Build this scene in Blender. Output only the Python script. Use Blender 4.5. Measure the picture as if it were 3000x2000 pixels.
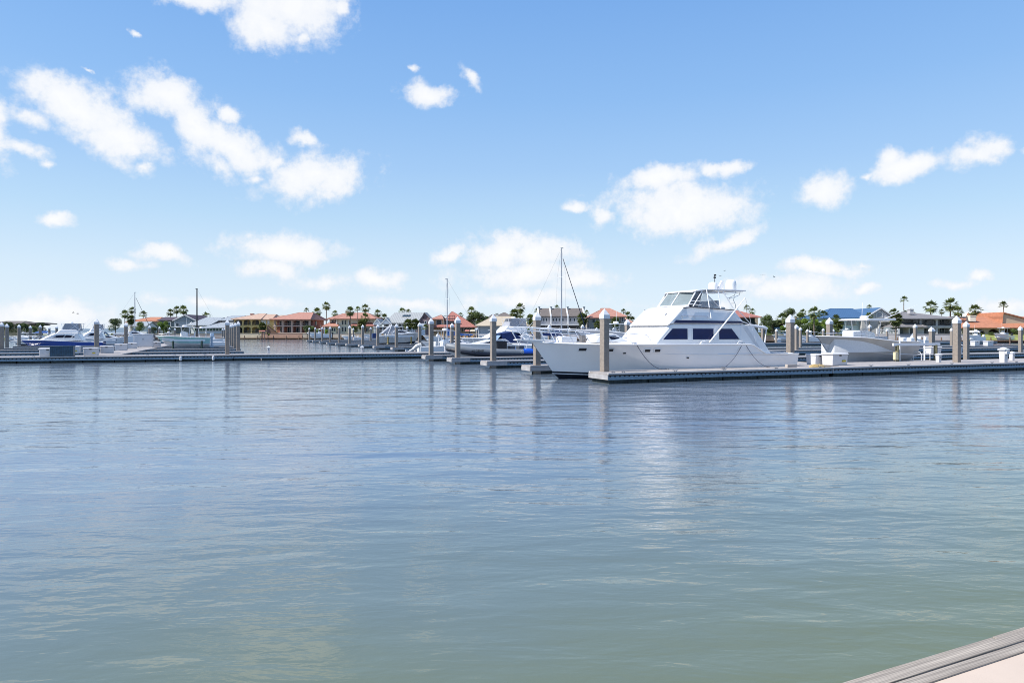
import bpy, math, random
from mathutils import Vector, Matrix
R = math.radians
random.seed(7)
scn = bpy.context.scene
for o in list(bpy.data.objects):
    bpy.data.objects.remove(o)
COL = scn.collection

# ---------------------------------------------------------------- camera, sky, sun, exposure
CAMZ, HY, F = 2.54, 972.0, 2000.0          # eye height above the water (m); horizon row and focal length in photograph pixels
cam = bpy.data.cameras.new('camera'); cam.lens = 24; cam.sensor_width = 36
cam.shift_y = -(1000 - HY) / 3000.0
cam.clip_start = 0.1; cam.clip_end = 12000
camo = bpy.data.objects.new('camera', cam); COL.objects.link(camo)
camo.location = (0, 0, CAMZ); camo.rotation_euler = (R(90), 0, 0)
scn.camera = camo
scn.view_settings.view_transform = 'Standard'; scn.view_settings.look = 'None'
scn.view_settings.exposure = 0.52; scn.view_settings.gamma = 1.0
SUN_EL, SUN_AZ = 50.0, -110.0                # azimuth from +Y (view direction), clockwise positive
sd = Vector((math.sin(R(SUN_AZ)) * math.cos(R(SUN_EL)), math.cos(R(SUN_AZ)) * math.cos(R(SUN_EL)), math.sin(R(SUN_EL))))
sun = bpy.data.lights.new('sun', 'SUN'); sun.energy = 4.8; sun.angle = R(0.55); sun.color = (1, 0.955, 0.89)
suno = bpy.data.objects.new('sun', sun); COL.objects.link(suno)
suno.rotation_euler = sd.to_track_quat('Z', 'Y').to_euler(); suno.location = (-60, -10, 80)

world = bpy.data.worlds.new('World'); scn.world = world; world.use_nodes = True
wn, wl = world.node_tree.nodes, world.node_tree.links
for n_ in list(wn): wn.remove(n_)
def W(t, **k):
    n = wn.new(t)
    for a, b in k.items(): setattr(n, a, b)
    return n
def wm(op, a, b=None, c=None, clamp=False):
    n = W('ShaderNodeMath', operation=op, use_clamp=clamp)
    for i, v in enumerate((a, b, c)):
        if v is None: continue
        if isinstance(v, (int, float)): n.inputs[i].default_value = v
        else: wl.new(v, n.inputs[i])
    return n.outputs[0]
sky = W('ShaderNodeTexSky', sky_type='NISHITA', sun_disc=False, sun_elevation=R(SUN_EL), sun_rotation=R(SUN_AZ),
        altitude=0, air_density=1.0, dust_density=0.35, ozone_density=3.0)
tc = W('ShaderNodeTexCoord'); sep = W('ShaderNodeSeparateXYZ'); wl.new(tc.outputs['Generated'], sep.inputs[0])
az = wm('ARCTAN2', sep.outputs[0], sep.outputs[1]); el = wm('ARCSINE', sep.outputs[2])
nz = W('ShaderNodeTexNoise', noise_dimensions='3D'); nz.inputs['Scale'].default_value = 11.0; nz.inputs['Detail'].default_value = 7; nz.inputs['Roughness'].default_value = 0.62
wl.new(tc.outputs['Generated'], nz.inputs['Vector'])
sc = W('ShaderNodeSeparateColor'); wl.new(nz.outputs['Color'], sc.inputs[0])
azw = wm('ADD', az, wm('MULTIPLY', wm('SUBTRACT', sc.outputs[0], 0.5), 0.065))
elw = wm('ADD', el, wm('MULTIPLY', wm('SUBTRACT', sc.outputs[1], 0.5), 0.05))
uv = W('ShaderNodeCombineXYZ'); wl.new(azw, uv.inputs[0]); wl.new(elw, uv.inputs[1])
# clouds: centre x, y, half width, half height (photograph pixels / 1.568), tilt, weight
CL = [(1330,40,235,120,0,1),(1230,130,150,85,10,1),(930,0,240,50,0,.55),(1400,190,60,40,-20,.5),(1560,40,60,60,0,.6),
 (270,440,150,75,5,1),(380,520,270,95,20,1),(540,640,190,80,28,1),(620,700,90,50,20,.9),(150,560,110,60,10,.6),
 (780,440,165,85,0,1),(900,560,220,90,42,1),(1060,670,210,85,22,1),(1000,760,120,60,20,.6),(1050,510,55,45,0,.6),(1240,740,70,45,10,.5),
 (1400,650,95,40,10,.55),(1440,820,215,88,-10,1),(1160,810,75,32,0,.55),
 (-10,600,75,130,-10,.9),(90,695,110,42,5,.8),(215,770,50,27,0,.35),(690,785,62,28,0,.45),(620,140,48,20,30,.35),(400,318,50,13,5,.3),
 (240,995,82,33,0,.75),(740,1165,115,48,8,.75),(560,1215,190,42,0,.42),(1300,1145,250,62,0,.9),(1250,1230,180,60,8,.6),
 (1730,1305,105,42,0,.8),(1500,1310,190,45,0,.55),(1970,440,102,44,6,.95),(1900,320,46,22,0,.5),(2165,365,60,30,35,.55),
 (200,1450,330,75,2,.85),(-100,1440,300,80,0,.85),(2065,1165,85,34,-25,.85),(2290,1165,160,65,0,1),(2470,1170,200,62,0,.95),(2420,1260,330,60,0,.8),
 (2660,1290,190,58,0,.75),(2450,1370,350,50,0,.6),
 (3060,815,175,48,-6,1),(3130,955,300,98,2,1),(2790,990,90,42,10,.5),(2640,955,95,28,4,.55),(3325,775,118,36,0,.75),(3330,1110,165,33,-16,.85),
 (3800,870,125,62,-14,.9),(4090,730,60,50,0,.8),(4180,775,170,55,-14,.95),(4100,830,80,40,0,.7),(4460,710,102,62,-12,.95),(3990,820,42,24,10,.55),
 (3760,1235,215,40,2,.8),(3960,1215,50,20,0,.4),(3620,1330,330,70,0,.65),(3975,1322,58,26,0,.8),(3440,1290,140,40,0,.7),(4510,1270,62,26,0,.75),(4400,1300,110,26,0,.5),
 (4710,580,40,24,0,.6),(4690,690,60,20,0,.6),(4620,1390,260,42,0,.55),(3200,1400,400,40,0,.45),(1000,1400,500,38,0,.35),(1900,1400,400,35,0,.4)]
best = None
for cx, cy, rx, ry, rot, w in CL:
    u, v = (cx / 1.568 - 1500) / F, (HY - cy / 1.568) / F
    a0 = math.atan(u); e0 = math.atan(v * math.cos(a0))
    mp = W('ShaderNodeMapping', vector_type='TEXTURE')
    mp.inputs['Location'].default_value = (a0, e0, 0)
    mp.inputs['Rotation'].default_value = (0, 0, R(-rot))
    mp.inputs['Scale'].default_value = (rx / 1.568 / F * math.cos(a0) ** 2 * 1.50, ry / 1.568 / F * math.cos(a0) * 1.50, 1)
    wl.new(uv.outputs[0], mp.inputs['Vector'])
    ln = W('ShaderNodeVectorMath', operation='LENGTH'); wl.new(mp.outputs[0], ln.inputs[0])
    # weight lowers a thin cloud's field
    f = wm('MULTIPLY_ADD', ln.outputs['Value'], -1.0, 0.42 + 0.58 * w)
    best = f if best is None else wm('SMOOTH_MAX', best, f, 0.10)
nz2 = W('ShaderNodeTexNoise', noise_dimensions='3D'); nz2.inputs['Scale'].default_value = 26; nz2.inputs['Detail'].default_value = 10; nz2.inputs['Roughness'].default_value = 0.66
wl.new(tc.outputs['Generated'], nz2.inputs['Vector'])
fld = wm('ADD', best, wm('MULTIPLY', wm('SUBTRACT', nz2.outputs['Fac'], 0.5), 1.7))
# broken cumulus over the rest of the sky (overhead and behind the viewer)
nz3 = W('ShaderNodeTexNoise', noise_dimensions='3D'); nz3.inputs['Scale'].default_value = 3.2; nz3.inputs['Detail'].default_value = 6
wl.new(tc.outputs['Generated'], nz3.inputs['Vector'])
away = wm('MAXIMUM', wm('SMOOTH_MIN', wm('MULTIPLY', wm('SUBTRACT', wm('ABSOLUTE', az), 0.80), 6), 1, .1), 0.0, clamp=True)
rest = wm('MULTIPLY', wm('MULTIPLY', wm('SUBTRACT', nz3.outputs['Fac'], 0.61), 3.0), away)
fld = wm('MAXIMUM', fld, rest)
mr = W('ShaderNodeMapRange', interpolation_type='SMOOTHSTEP'); wl.new(fld, mr.inputs['Value'])
mr.inputs['From Min'].default_value = -0.05; mr.inputs['From Max'].default_value = 0.62
mask = wm('MULTIPLY', mr.outputs[0], 0.93)
# low clouds fade into the bright horizon air
cr = W('ShaderNodeMapRange'); wl.new(fld, cr.inputs['Value']); cr.inputs['From Min'].default_value = 0.25; cr.inputs['From Max'].default_value = 0.95
ccol = W('ShaderNodeMix', data_type='RGBA'); wl.new(cr.outputs[0], ccol.inputs['Factor'])
ccol.inputs['A'].default_value = (6.5, 6.75, 7.2, 1); ccol.inputs['B'].default_value = (7.5, 7.5, 7.5, 1)
# coastal air: brighter and bluer than the bare sky model, whitening towards the horizon
ramp = W('ShaderNodeValToRGB'); er = W('ShaderNodeMapRange'); wl.new(el, er.inputs['Value']); er.inputs['From Min'].default_value = 0; er.inputs['From Max'].default_value = 1.0
wl.new(er.outputs[0], ramp.inputs[0]); cr_ = ramp.color_ramp
for e_, g_ in ((0, (.51, .515, .66)), (.085, (.61, .575, .61)), (.16, (.69, .65, .63)), (.23, (.72, .705, .70)), (.445, (.635, .775, .86)), (.6, (.60, .82, 1)), (1, (.58, .80, 1))):
    if e_ in (0, 1): k_ = cr_.elements[0 if e_ == 0 else len(cr_.elements) - 1]
    else: k_ = cr_.elements.new(e_)
    k_.color = (*g_, 1)
gm = W('ShaderNodeVectorMath', operation='MULTIPLY'); wl.new(sky.outputs[0], gm.inputs[0]); wl.new(ramp.outputs[0], gm.inputs[1])
g2 = W('ShaderNodeVectorMath', operation='SCALE'); wl.new(gm.outputs[0], g2.inputs[0]); g2.inputs['Scale'].default_value = 2.0
air = W('ShaderNodeValToRGB'); wl.new(er.outputs[0], air.inputs[0]); ar = air.color_ramp
for e_, g_ in ((0, (.78, .90, 1.0)), (.085, (.668, .826, .965)), (.16, (.49, .716, .945)), (.23, (.372, .605, .925)), (.325, (.27, .51, .89)), (.445, (.196, .42, .835)), (.7, (.13, .32, .74)), (1, (.11, .27, .68))):
    if e_ in (0, 1): k_ = ar.elements[0 if e_ == 0 else len(ar.elements) - 1]
    else: k_ = ar.elements.new(e_)
    k_.color = (*g_, 1)
a2 = W('ShaderNodeVectorMath', operation='SCALE'); wl.new(air.outputs[0], a2.inputs[0]); a2.inputs['Scale'].default_value = 1 / (.095 * 2 ** .52)
ma = W('ShaderNodeMix', data_type='RGBA'); ma.inputs['Factor'].default_value = .85; wl.new(g2.outputs[0], ma.inputs['A']); wl.new(a2.outputs[0], ma.inputs['B'])
mixc = W('ShaderNodeMix', data_type='RGBA'); wl.new(mask, mixc.inputs['Factor'])
wl.new(ma.outputs['Result'], mixc.inputs['A']); wl.new(ccol.outputs['Result'], mixc.inputs['B'])
bg = W('ShaderNodeBackground'); bg.inputs['Strength'].default_value = 0.095
wo = W('ShaderNodeOutputWorld'); wl.new(mixc.outputs['Result'], bg.inputs['Color']); wl.new(bg.outputs[0], wo.inputs['Surface'])

# ---------------------------------------------------------------- materials
MATS = {}
def mat(name, c, rough=.6, var=.12, scale=6.0, bump=0.0, metal=0.0, coat=0.0, c2=None, stretch=None, kind=None, spec=None, trans=0):
    if name in MATS: return MATS[name]
    m = bpy.data.materials.new(name); m.use_nodes = True; MATS[name] = m
    nt = m.node_tree; N, Lk = nt.nodes, nt.links
    b = N['Principled BSDF']; b.inputs['Roughness'].default_value = rough; b.inputs['Metallic'].default_value = metal
    b.inputs['Coat Weight'].default_value = coat; b.inputs['Coat Roughness'].default_value = .08
    if spec is not None: b.inputs['Specular IOR Level'].default_value = spec
    t = N.new('ShaderNodeTexCoord'); mp = N.new('ShaderNodeMapping'); Lk.new(t.outputs['Object'], mp.inputs['Vector'])
    if stretch: mp.inputs['Scale'].default_value = stretch
    nz = N.new('ShaderNodeTexNoise'); nz.inputs['Scale'].default_value = scale; nz.inputs['Detail'].default_value = 6
    Lk.new(mp.outputs[0], nz.inputs['Vector'])
    rp = N.new('ShaderNodeMapRange'); rp.inputs['From Min'].default_value = .3; rp.inputs['From Max'].default_value = .7
    Lk.new(nz.outputs['Fac'], rp.inputs['Value'])
    mx = N.new('ShaderNodeMix'); mx.data_type = 'RGBA'
    lo = [x * (1 - var) for x in c] if c2 is None else c2
    hi = [min(1, x * (1 + var)) for x in c] if c2 is None else c
    mx.inputs['A'].default_value = (*lo, 1); mx.inputs['B'].default_value = (*hi, 1)
    Lk.new(rp.outputs[0], mx.inputs['Factor'])
    out = mx.outputs['Result']; hgt = nz.outputs['Fac']
    if kind in ('tile', 'seam', 'board', 'brick', 'plank'):
        w = N.new('ShaderNodeTexWave'); w.wave_type = 'BANDS'
        sc_, ax, dk = {'tile': (1.1, 'X', .72), 'seam': (.55, 'X', .70), 'board': (1.2, 'Z', .8), 'brick': (2.2, 'Z', .8), 'plank': (2.0, 'X', .75)}[kind]
        w.bands_direction = ax; w.inputs['Scale'].default_value = sc_; w.inputs['Distortion'].default_value = .3
        Lk.new(t.outputs['Object'], w.inputs['Vector'])
        r2 = N.new('ShaderNodeMapRange'); r2.inputs['From Min'].default_value = 0; r2.inputs['From Max'].default_value = .35
        r2.inputs['To Min'].default_value = dk; r2.inputs['To Max'].default_value = 1
        Lk.new(w.outputs['Fac'], r2.inputs['Value'])
        m2 = N.new('ShaderNodeMix'); m2.data_type = 'RGBA'; m2.blend_type = 'MULTIPLY'; m2.inputs['Factor'].default_value = 1
        Lk.new(out, m2.inputs['A']); Lk.new(r2.outputs[0], m2.inputs['B']); out = m2.outputs['Result']; hgt = w.outputs['Fac']
        if not bump: bump = .4
    if kind == 'grain':
        w = N.new('ShaderNodeTexWave'); w.bands_direction = 'Y'; w.inputs['Scale'].default_value = 34; w.inputs['Distortion'].default_value = 8; w.inputs['Detail'].default_value = 3; w.inputs['Detail Scale'].default_value = .35
        m5 = N.new('ShaderNodeMapping'); m5.inputs['Scale'].default_value = (.12, 1, 1); Lk.new(t.outputs['Object'], m5.inputs[0]); Lk.new(m5.outputs[0], w.inputs['Vector'])
        r2 = N.new('ShaderNodeMapRange'); r2.inputs['To Min'].default_value = .72; r2.inputs['To Max'].default_value = 1.1; Lk.new(w.outputs['Fac'], r2.inputs['Value'])
        m2 = N.new('ShaderNodeMix'); m2.data_type = 'RGBA'; m2.blend_type = 'MULTIPLY'; m2.inputs['Factor'].default_value = 1
        Lk.new(out, m2.inputs['A']); Lk.new(r2.outputs[0], m2.inputs['B']); out = m2.outputs['Result']
    if kind == 'leaf':
        oi = N.new('ShaderNodeObjectInfo'); hs = N.new('ShaderNodeHueSaturation'); Lk.new(out, hs.inputs['Color'])
        r3 = N.new('ShaderNodeMapRange'); r3.inputs['To Min'].default_value = .75; r3.inputs['To Max'].default_value = 1.3
        Lk.new(oi.outputs['Random'], r3.inputs['Value']); Lk.new(r3.outputs[0], hs.inputs['Value']); out = hs.outputs['Color']
        tl = N.new('ShaderNodeBsdfTranslucent'); Lk.new(out, tl.inputs['Color']); ms = N.new('ShaderNodeMixShader'); ms.inputs[0].default_value = .3
        Lk.new(b.outputs[0], ms.inputs[1]); Lk.new(tl.outputs[0], ms.inputs[2]); Lk.new(ms.outputs[0], N['Material Output'].inputs['Surface'])
    Lk.new(out, b.inputs['Base Color'])
    if bump:
        bp = N.new('ShaderNodeBump'); bp.inputs['Strength'].default_value = bump; bp.inputs['Distance'].default_value = .02
        Lk.new(hgt, bp.inputs['Height']); Lk.new(bp.outputs[0], b.inputs['Normal'])
    return m
def glassmat(name, c, rough=.04, alpha=1.0):
    m = mat(name, c, rough=rough, var=.1, scale=2, spec=.22)
    if alpha < 1: m.node_tree.nodes['Principled BSDF'].inputs['Alpha'].default_value = alpha
    return m
GEL = mat('gelcoat_white', (.78, .775, .775), .22, .03, 1.5, coat=.35)
GEL2 = mat('gelcoat_soft_white', (.62, .62, .635), .3, .04, 2, coat=.2)
HULLW = mat('hull_gloss_white', (.84, .805, .78), .16, .03, .8, coat=.5)
NONSKID = mat('deck_nonskid', (.66, .66, .66), .7, .06, 12)
METAL = mat('polished_rail', (.72, .73, .75), .22, .05, 4, metal=.9)
ALU = mat('painted_aluminium', (.78, .78, .79), .35, .04, 5)
GLASS = glassmat('dark_glass', (.006, .012, .035))
GLASSB = glassmat('blue_tint_glass', (.002, .014, .08))
CLEAR = glassmat('clear_vinyl', (.45, .5, .55), .08, .35)
BLK = mat('black_paint', (.012, .012, .016), .45, .2, 5)
NAVY = mat('navy_canvas', (.012, .03, .12), .8, .2, 5)
BLUEC = mat('blue_canvas', (.02, .10, .34), .75, .2, 5)
BOTTOM = mat('antifouling_paint', (.008, .012, .022), .6, .3, 3)
ROPE = mat('dark_rope', (.05, .06, .09), .9, .2, 30)
CONC = mat('pile_concrete', (.255, .215, .18), .85, .14, 9, bump=.5)
CAP = mat('white_pile_cap', (.66, .67, .69), .35, .04, 3)
DECKM = mat('dock_deck_concrete', (.31, .285, .27), .8, .14, 3, bump=.2)
FASC = mat('dock_fascia_weathered', (.20, .275, .34), .75, .25, 4, stretch=(1, 1, 6), bump=.3)
STRIP = mat('black_rubber_strip', (.012, .014, .018), .7, .2, 8)
FLOAT = mat('algae_float', (.012, .018, .018), .85, .3, 3, c2=(.05, .065, .06), stretch=(3, 3, .8), bump=.6)
ENDB = mat('dock_end_board', (.36, .345, .34), .7, .15, 3)
BOX = mat('dock_box_fibreglass', (.60, .59, .595), .4, .04, 3)
YEL = mat('yellow_sticker', (.55, .42, .03), .6, .3, 30)
WOOD = mat('grey_timber', (.42, .37, .33), .85, .2, 3, stretch=(1, 8, 8), bump=.4)
WPILE = mat('mossy_timber', (.14, .13, .075), .9, .35, 4, bump=.5)
LEAF = mat('palm_leaf', (.12, .15, .04), .6, .3, 2, kind='leaf')
LEAF2 = mat('shrub_leaf', (.10, .145, .035), .6, .35, 2, kind='leaf')
LEAF3 = mat('dark_leaf', (.07, .10, .032), .6, .35, 2, kind='leaf')
LEAFL = mat('lime_leaf', (.16, .24, .03), .6, .3, 2, kind='leaf')
DEAD = mat('dry_palm_skirt', (.22, .15, .07), .9, .3, 5)
TRUNK = mat('palm_trunk', (.16, .12, .09), .9, .3, 8, bump=.4)
PANE = glassmat('window_pane', (.03, .05, .065), .06)

# ---------------------------------------------------------------- mesh helper
class MB:
    def __init__(s): s.v = []; s.f = []
    def add(s, vs, fs):
        n = len(s.v); s.v += [tuple(v) for v in vs]; s.f += [tuple(i + n for i in f) for f in fs]; return s
    def box(s, x0, x1, y0, y1, z0, z1):
        return s.add([(x0,y0,z0),(x1,y0,z0),(x1,y1,z0),(x0,y1,z0),(x0,y0,z1),(x1,y0,z1),(x1,y1,z1),(x0,y1,z1)],
                     [(0,3,2,1),(4,5,6,7),(0,1,5,4),(1,2,6,5),(2,3,7,6),(3,0,4,7)])
    def frust(s, cx, cy, z0, z1, a0, b0, a1, b1):
        p = [(cx-a0,cy-b0,z0),(cx+a0,cy-b0,z0),(cx+a0,cy+b0,z0),(cx-a0,cy+b0,z0),(cx-a1,cy-b1,z1),(cx+a1,cy-b1,z1),(cx+a1,cy+b1,z1),(cx-a1,cy+b1,z1)]
        return s.add(p, [(0,3,2,1),(4,5,6,7),(0,1,5,4),(1,2,6,5),(2,3,7,6),(3,0,4,7)])
    def tube(s, pts, r, n=6, r1=None):
        pts = [Vector(p) for p in pts]; k = len(pts); base = len(s.v)
        for i, p in enumerate(pts):
            d = (pts[min(i+1, k-1)] - pts[max(i-1, 0)]).normalized()
            a = Vector((0,0,1)) if abs(d.z) < .9 else Vector((1,0,0))
            e1 = d.cross(a).normalized(); e2 = d.cross(e1)
            rr = r if r1 is None else r + (r1 - r) * i / (k - 1)
            for j in range(n):
                t = 2 * math.pi * j / n; s.v.append(tuple(p + e1 * rr * math.cos(t) + e2 * rr * math.sin(t)))
        for i in range(k - 1):
            for j in range(n):
                a0 = base + i*n + j; b0 = base + i*n + (j+1) % n
                s.f.append((a0, b0, b0 + n, a0 + n))
        s.f.append(tuple(base + j for j in range(n))[::-1]); s.f.append(tuple(base + (k-1)*n + j for j in range(n)))
        return s
    def lathe(s, prof, cx=0, cy=0, n=16):
        base = len(s.v)
        for r, z in prof:
            for j in range(n):
                t = 2*math.pi*j/n; s.v.append((cx + r*math.cos(t), cy + r*math.sin(t), z))
        for i in range(len(prof)-1):
            for j in range(n):
                a = base+i*n+j; b = base+i*n+(j+1)%n; s.f.append((a, b, b+n, a+n))
        s.f.append(tuple(base+j for j in range(n))[::-1]); s.f.append(tuple(base+(len(prof)-1)*n+j for j in range(n)))
        return s
    def prism(s, poly, y0, y1):                    # poly in (x, z), extruded along y
        n = len(poly); b = len(s.v)
        s.v += [(x, y0, z) for x, z in poly] + [(x, y1, z) for x, z in poly]
        s.f.append(tuple(b+i for i in range(n))); s.f.append(tuple(b+n+i for i in range(n))[::-1])
        for i in range(n):
            j = (i+1) % n; s.f.append((b+j, b+i, b+n+i, b+n+j))
        return s
    def sym(s, prof):                               # prof: (x, z, halfwidth): closed side outline, mirrored across y=0
        n = len(prof); b = len(s.v)
        s.v += [(x, -w, z) for x, z, w in prof] + [(x, w, z) for x, z, w in prof]
        s.f.append(tuple(b+i for i in range(n))); s.f.append(tuple(b+n+i for i in range(n))[::-1])
        for i in range(n):
            j = (i+1) % n; s.f.append((b+j, b+i, b+n+i, b+n+j))
        return s
    def quad(s, *p): return s.add(p, [tuple(range(len(p)))])
    def slab(s, p, t):                              # thick polygon, t = offset vector
        n = len(p); q = [tuple(Vector(a) + Vector(t)) for a in p]
        return s.add(list(p)+q, [tuple(range(n)), tuple(range(2*n-1, n-1, -1))] + [((i+1)%n, i, n+i, n+(i+1)%n) for i in range(n)])
    def build(s, name, m, parent=None, smooth=False, bevel=0, loc=None, rz=0, label=None):
        me = bpy.data.meshes.new(name); me.from_pydata(s.v, [], s.f); me.validate(); me.materials.append(m)
        import bmesh
        bm = bmesh.new(); bm.from_mesh(me); bmesh.ops.recalc_face_normals(bm, faces=bm.faces); bm.to_mesh(me); bm.free()
        o = bpy.data.objects.new(name, me); COL.objects.link(o)
        if parent: o.parent = parent
        if loc is not None: o.location = loc
        o.rotation_euler.z = rz
        if bevel:
            bv = o.modifiers.new('bevel', 'BEVEL'); bv.width = bevel; bv.segments = 2 if bevel < .1 else 4; bv.limit_method = 'ANGLE'; bv.angle_limit = R(28)
        if smooth or bevel:
            for p in me.polygons: p.use_smooth = True
            try:
                me.set_sharp_from_angle(angle=R(38))
            except Exception: pass
        if label: o['label'] = label
        return o
def tag(o, label, cat, group=None, kind=None):
    if label: o['label'] = label
    if cat: o['category'] = cat
    if group: o['group'] = group
    if kind: o['kind'] = kind
    return o
def thing(name, label, cat, loc=(0,0,0), rz=0, group=None):
    o = bpy.data.objects.new(name, None); COL.objects.link(o); o.empty_display_size = .3
    o.location = loc; o.rotation_euler.z = rz
    return tag(o, label, cat, group)
def struct(name, mb, m, **k):
    o = mb.build(name, m, **k); o['kind'] = 'structure'; return o
def dup(root, loc, rz=0, label=None, group=None, scale=None):
    r = root.copy(); COL.objects.link(r); r.location = loc; r.rotation_euler.z = rz
    if label: r['label'] = label
    if group: r['group'] = group
    if scale: r.scale = scale if hasattr(scale, '__len__') else (scale,)*3
    for ch in list(root.children):
        c = ch.copy(); COL.objects.link(c); c.parent = r
        for g in list(ch.children):
            d = g.copy(); COL.objects.link(d); d.parent = c
    return r
AL = R(22); U = Vector((math.cos(AL), math.sin(AL), 0)); NN = Vector((-math.sin(AL), math.cos(AL), 0))
DK = .51
def at(px, py, z=DK):
    Z = (CAMZ - z) * F / (py - HY); return Vector(((px - 1500) / F * Z, Z, z))
def atZ(px, Z, z=0.0): return Vector(((px - 1500) / F * Z, Z, z))
def zof(py, Z): return CAMZ - (py - HY) * Z / F
# ---------------------------------------------------------------- water, far shore, land
def water_mat():
    m = bpy.data.materials.new('harbour_water'); m.use_nodes = True; nt = m.node_tree; N, L = nt.nodes, nt.links
    b = N['Principled BSDF']; b.inputs['Roughness'].default_value = .085; b.inputs['IOR'].default_value = 1.52
    t = N.new('ShaderNodeTexCoord')
    def noise(scale, sx, sy, rot, det=3, rough=.5):
        mp = N.new('ShaderNodeMapping'); mp.inputs['Scale'].default_value = (sx, sy, 1); mp.inputs['Rotation'].default_value = (0, 0, R(rot))
        n = N.new('ShaderNodeTexNoise'); n.inputs['Scale'].default_value = scale; n.inputs['Detail'].default_value = det; n.inputs['Roughness'].default_value = rough
        n.inputs['Distortion'].default_value = .35
        L.new(t.outputs['Object'], mp.inputs[0]); L.new(mp.outputs[0], n.inputs['Vector']); return n.outputs['Fac']
    def mul(a, k):
        n = N.new('ShaderNodeMath'); n.operation = 'MULTIPLY'; L.new(a, n.inputs[0])
        if isinstance(k, (int, float)): n.inputs[1].default_value = k
        else: L.new(k, n.inputs[1])
        return n.outputs[0]
    def add(a, c):
        n = N.new('ShaderNodeMath'); n.operation = 'ADD'; L.new(a, n.inputs[0]); L.new(c, n.inputs[1]); return n.outputs[0]
    patch = noise(.035, 1, 2.2, 10, 2)                     # calmer and rougher patches of breeze
    pr = N.new('ShaderNodeMapRange'); L.new(patch, pr.inputs[0]); pr.inputs[1].default_value = .35; pr.inputs[2].default_value = .65; pr.inputs[3].default_value = .55; pr.inputs[4].default_value = 1.25
    h = add(add(mul(noise(.42, .6, 1.5, 12, 2), .095), mul(noise(1.5, .55, 1.5, -14, 3), .034)), add(mul(noise(4.2, .6, 1.4, -6, 3), .0105), mul(noise(13, .7, 1.3, 0, 2), .0016)))
    h = mul(h, pr.outputs[0])
    bp = N.new('ShaderNodeBump'); bp.inputs['Strength'].default_value = 1; bp.inputs['Distance'].default_value = 1.0
    L.new(h, bp.inputs['Height']); L.new(bp.outputs[0], b.inputs['Normal'])
    # silty green shallows beside the promenade; blue sky reflection painted into the colour beyond
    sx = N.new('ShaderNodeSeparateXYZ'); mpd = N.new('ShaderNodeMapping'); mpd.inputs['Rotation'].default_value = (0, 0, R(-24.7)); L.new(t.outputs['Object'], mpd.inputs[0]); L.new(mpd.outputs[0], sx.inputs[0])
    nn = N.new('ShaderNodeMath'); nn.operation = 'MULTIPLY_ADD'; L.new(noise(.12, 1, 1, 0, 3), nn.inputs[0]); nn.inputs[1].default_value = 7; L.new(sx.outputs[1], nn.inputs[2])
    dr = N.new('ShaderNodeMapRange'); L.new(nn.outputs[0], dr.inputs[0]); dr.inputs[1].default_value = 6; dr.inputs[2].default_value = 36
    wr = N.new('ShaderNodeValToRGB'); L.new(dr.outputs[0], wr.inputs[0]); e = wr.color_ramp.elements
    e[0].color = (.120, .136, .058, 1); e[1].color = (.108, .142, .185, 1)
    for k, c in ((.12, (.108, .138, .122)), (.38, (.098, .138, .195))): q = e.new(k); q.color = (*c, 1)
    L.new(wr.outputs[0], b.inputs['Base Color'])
    return m
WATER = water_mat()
w = MB()
xs = [-9000, -400, -60, 60, 400, 9000]; ys = [-300, 0, 60, 300, 1500, 11500]
w.add([(x, y, 0) for y in ys for x in xs], [(j*6+i, j*6+i+1, j*6+i+7, j*6+i+6) for j in range(5) for i in range(5)])
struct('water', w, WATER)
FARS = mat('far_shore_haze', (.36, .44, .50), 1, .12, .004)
fs = MB(); random.seed(3)
pts = []
x = -3200
while x < 3400:
    pts.append((x, 9 + 9*random.random() + 6*math.sin(x*.004))); x += 60
fs.add([(x, 2600, -1) for x, z in pts] + [(x, 2600, z) for x, z in pts] + [(x, 3100, z*.8) for x, z in pts] + [(x, 3100, -1) for x, z in pts],
       [(k*len(pts)+i, k*len(pts)+i+1, (k+1)*len(pts)+i+1, (k+1)*len(pts)+i) for k in range(3) for i in range(len(pts)-1)])
struct('hills', fs, FARS)
GRASS = mat('land_grass', (.13, .14, .05), .9, .3, .3)
def land(name, pts, z, m=GRASS):
    mb = MB(); mb.slab([(p[0], p[1], z) for p in pts], (0, 0, -z - 1)); return struct(name, mb, m)
def wpt(px, Z, dy=0): v = atZ(px, Z); return (v.x, v.y + dy)
land('ground', [wpt(-900, 262), wpt(118, 232), (-220, 420), (-700, 520)], 1.1)
land('ground', [wpt(325, 231), wpt(2145, 229.5), (330, 760), (-330, 760)], 2.0)
land('ground', [wpt(2165, 166), wpt(2500, 165), wpt(2625, 162.8), wpt(2822, 161), wpt(2828, 173), wpt(3600, 171), (900, 640), (118, 640), wpt(2165, 230)], 2.0)

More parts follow.
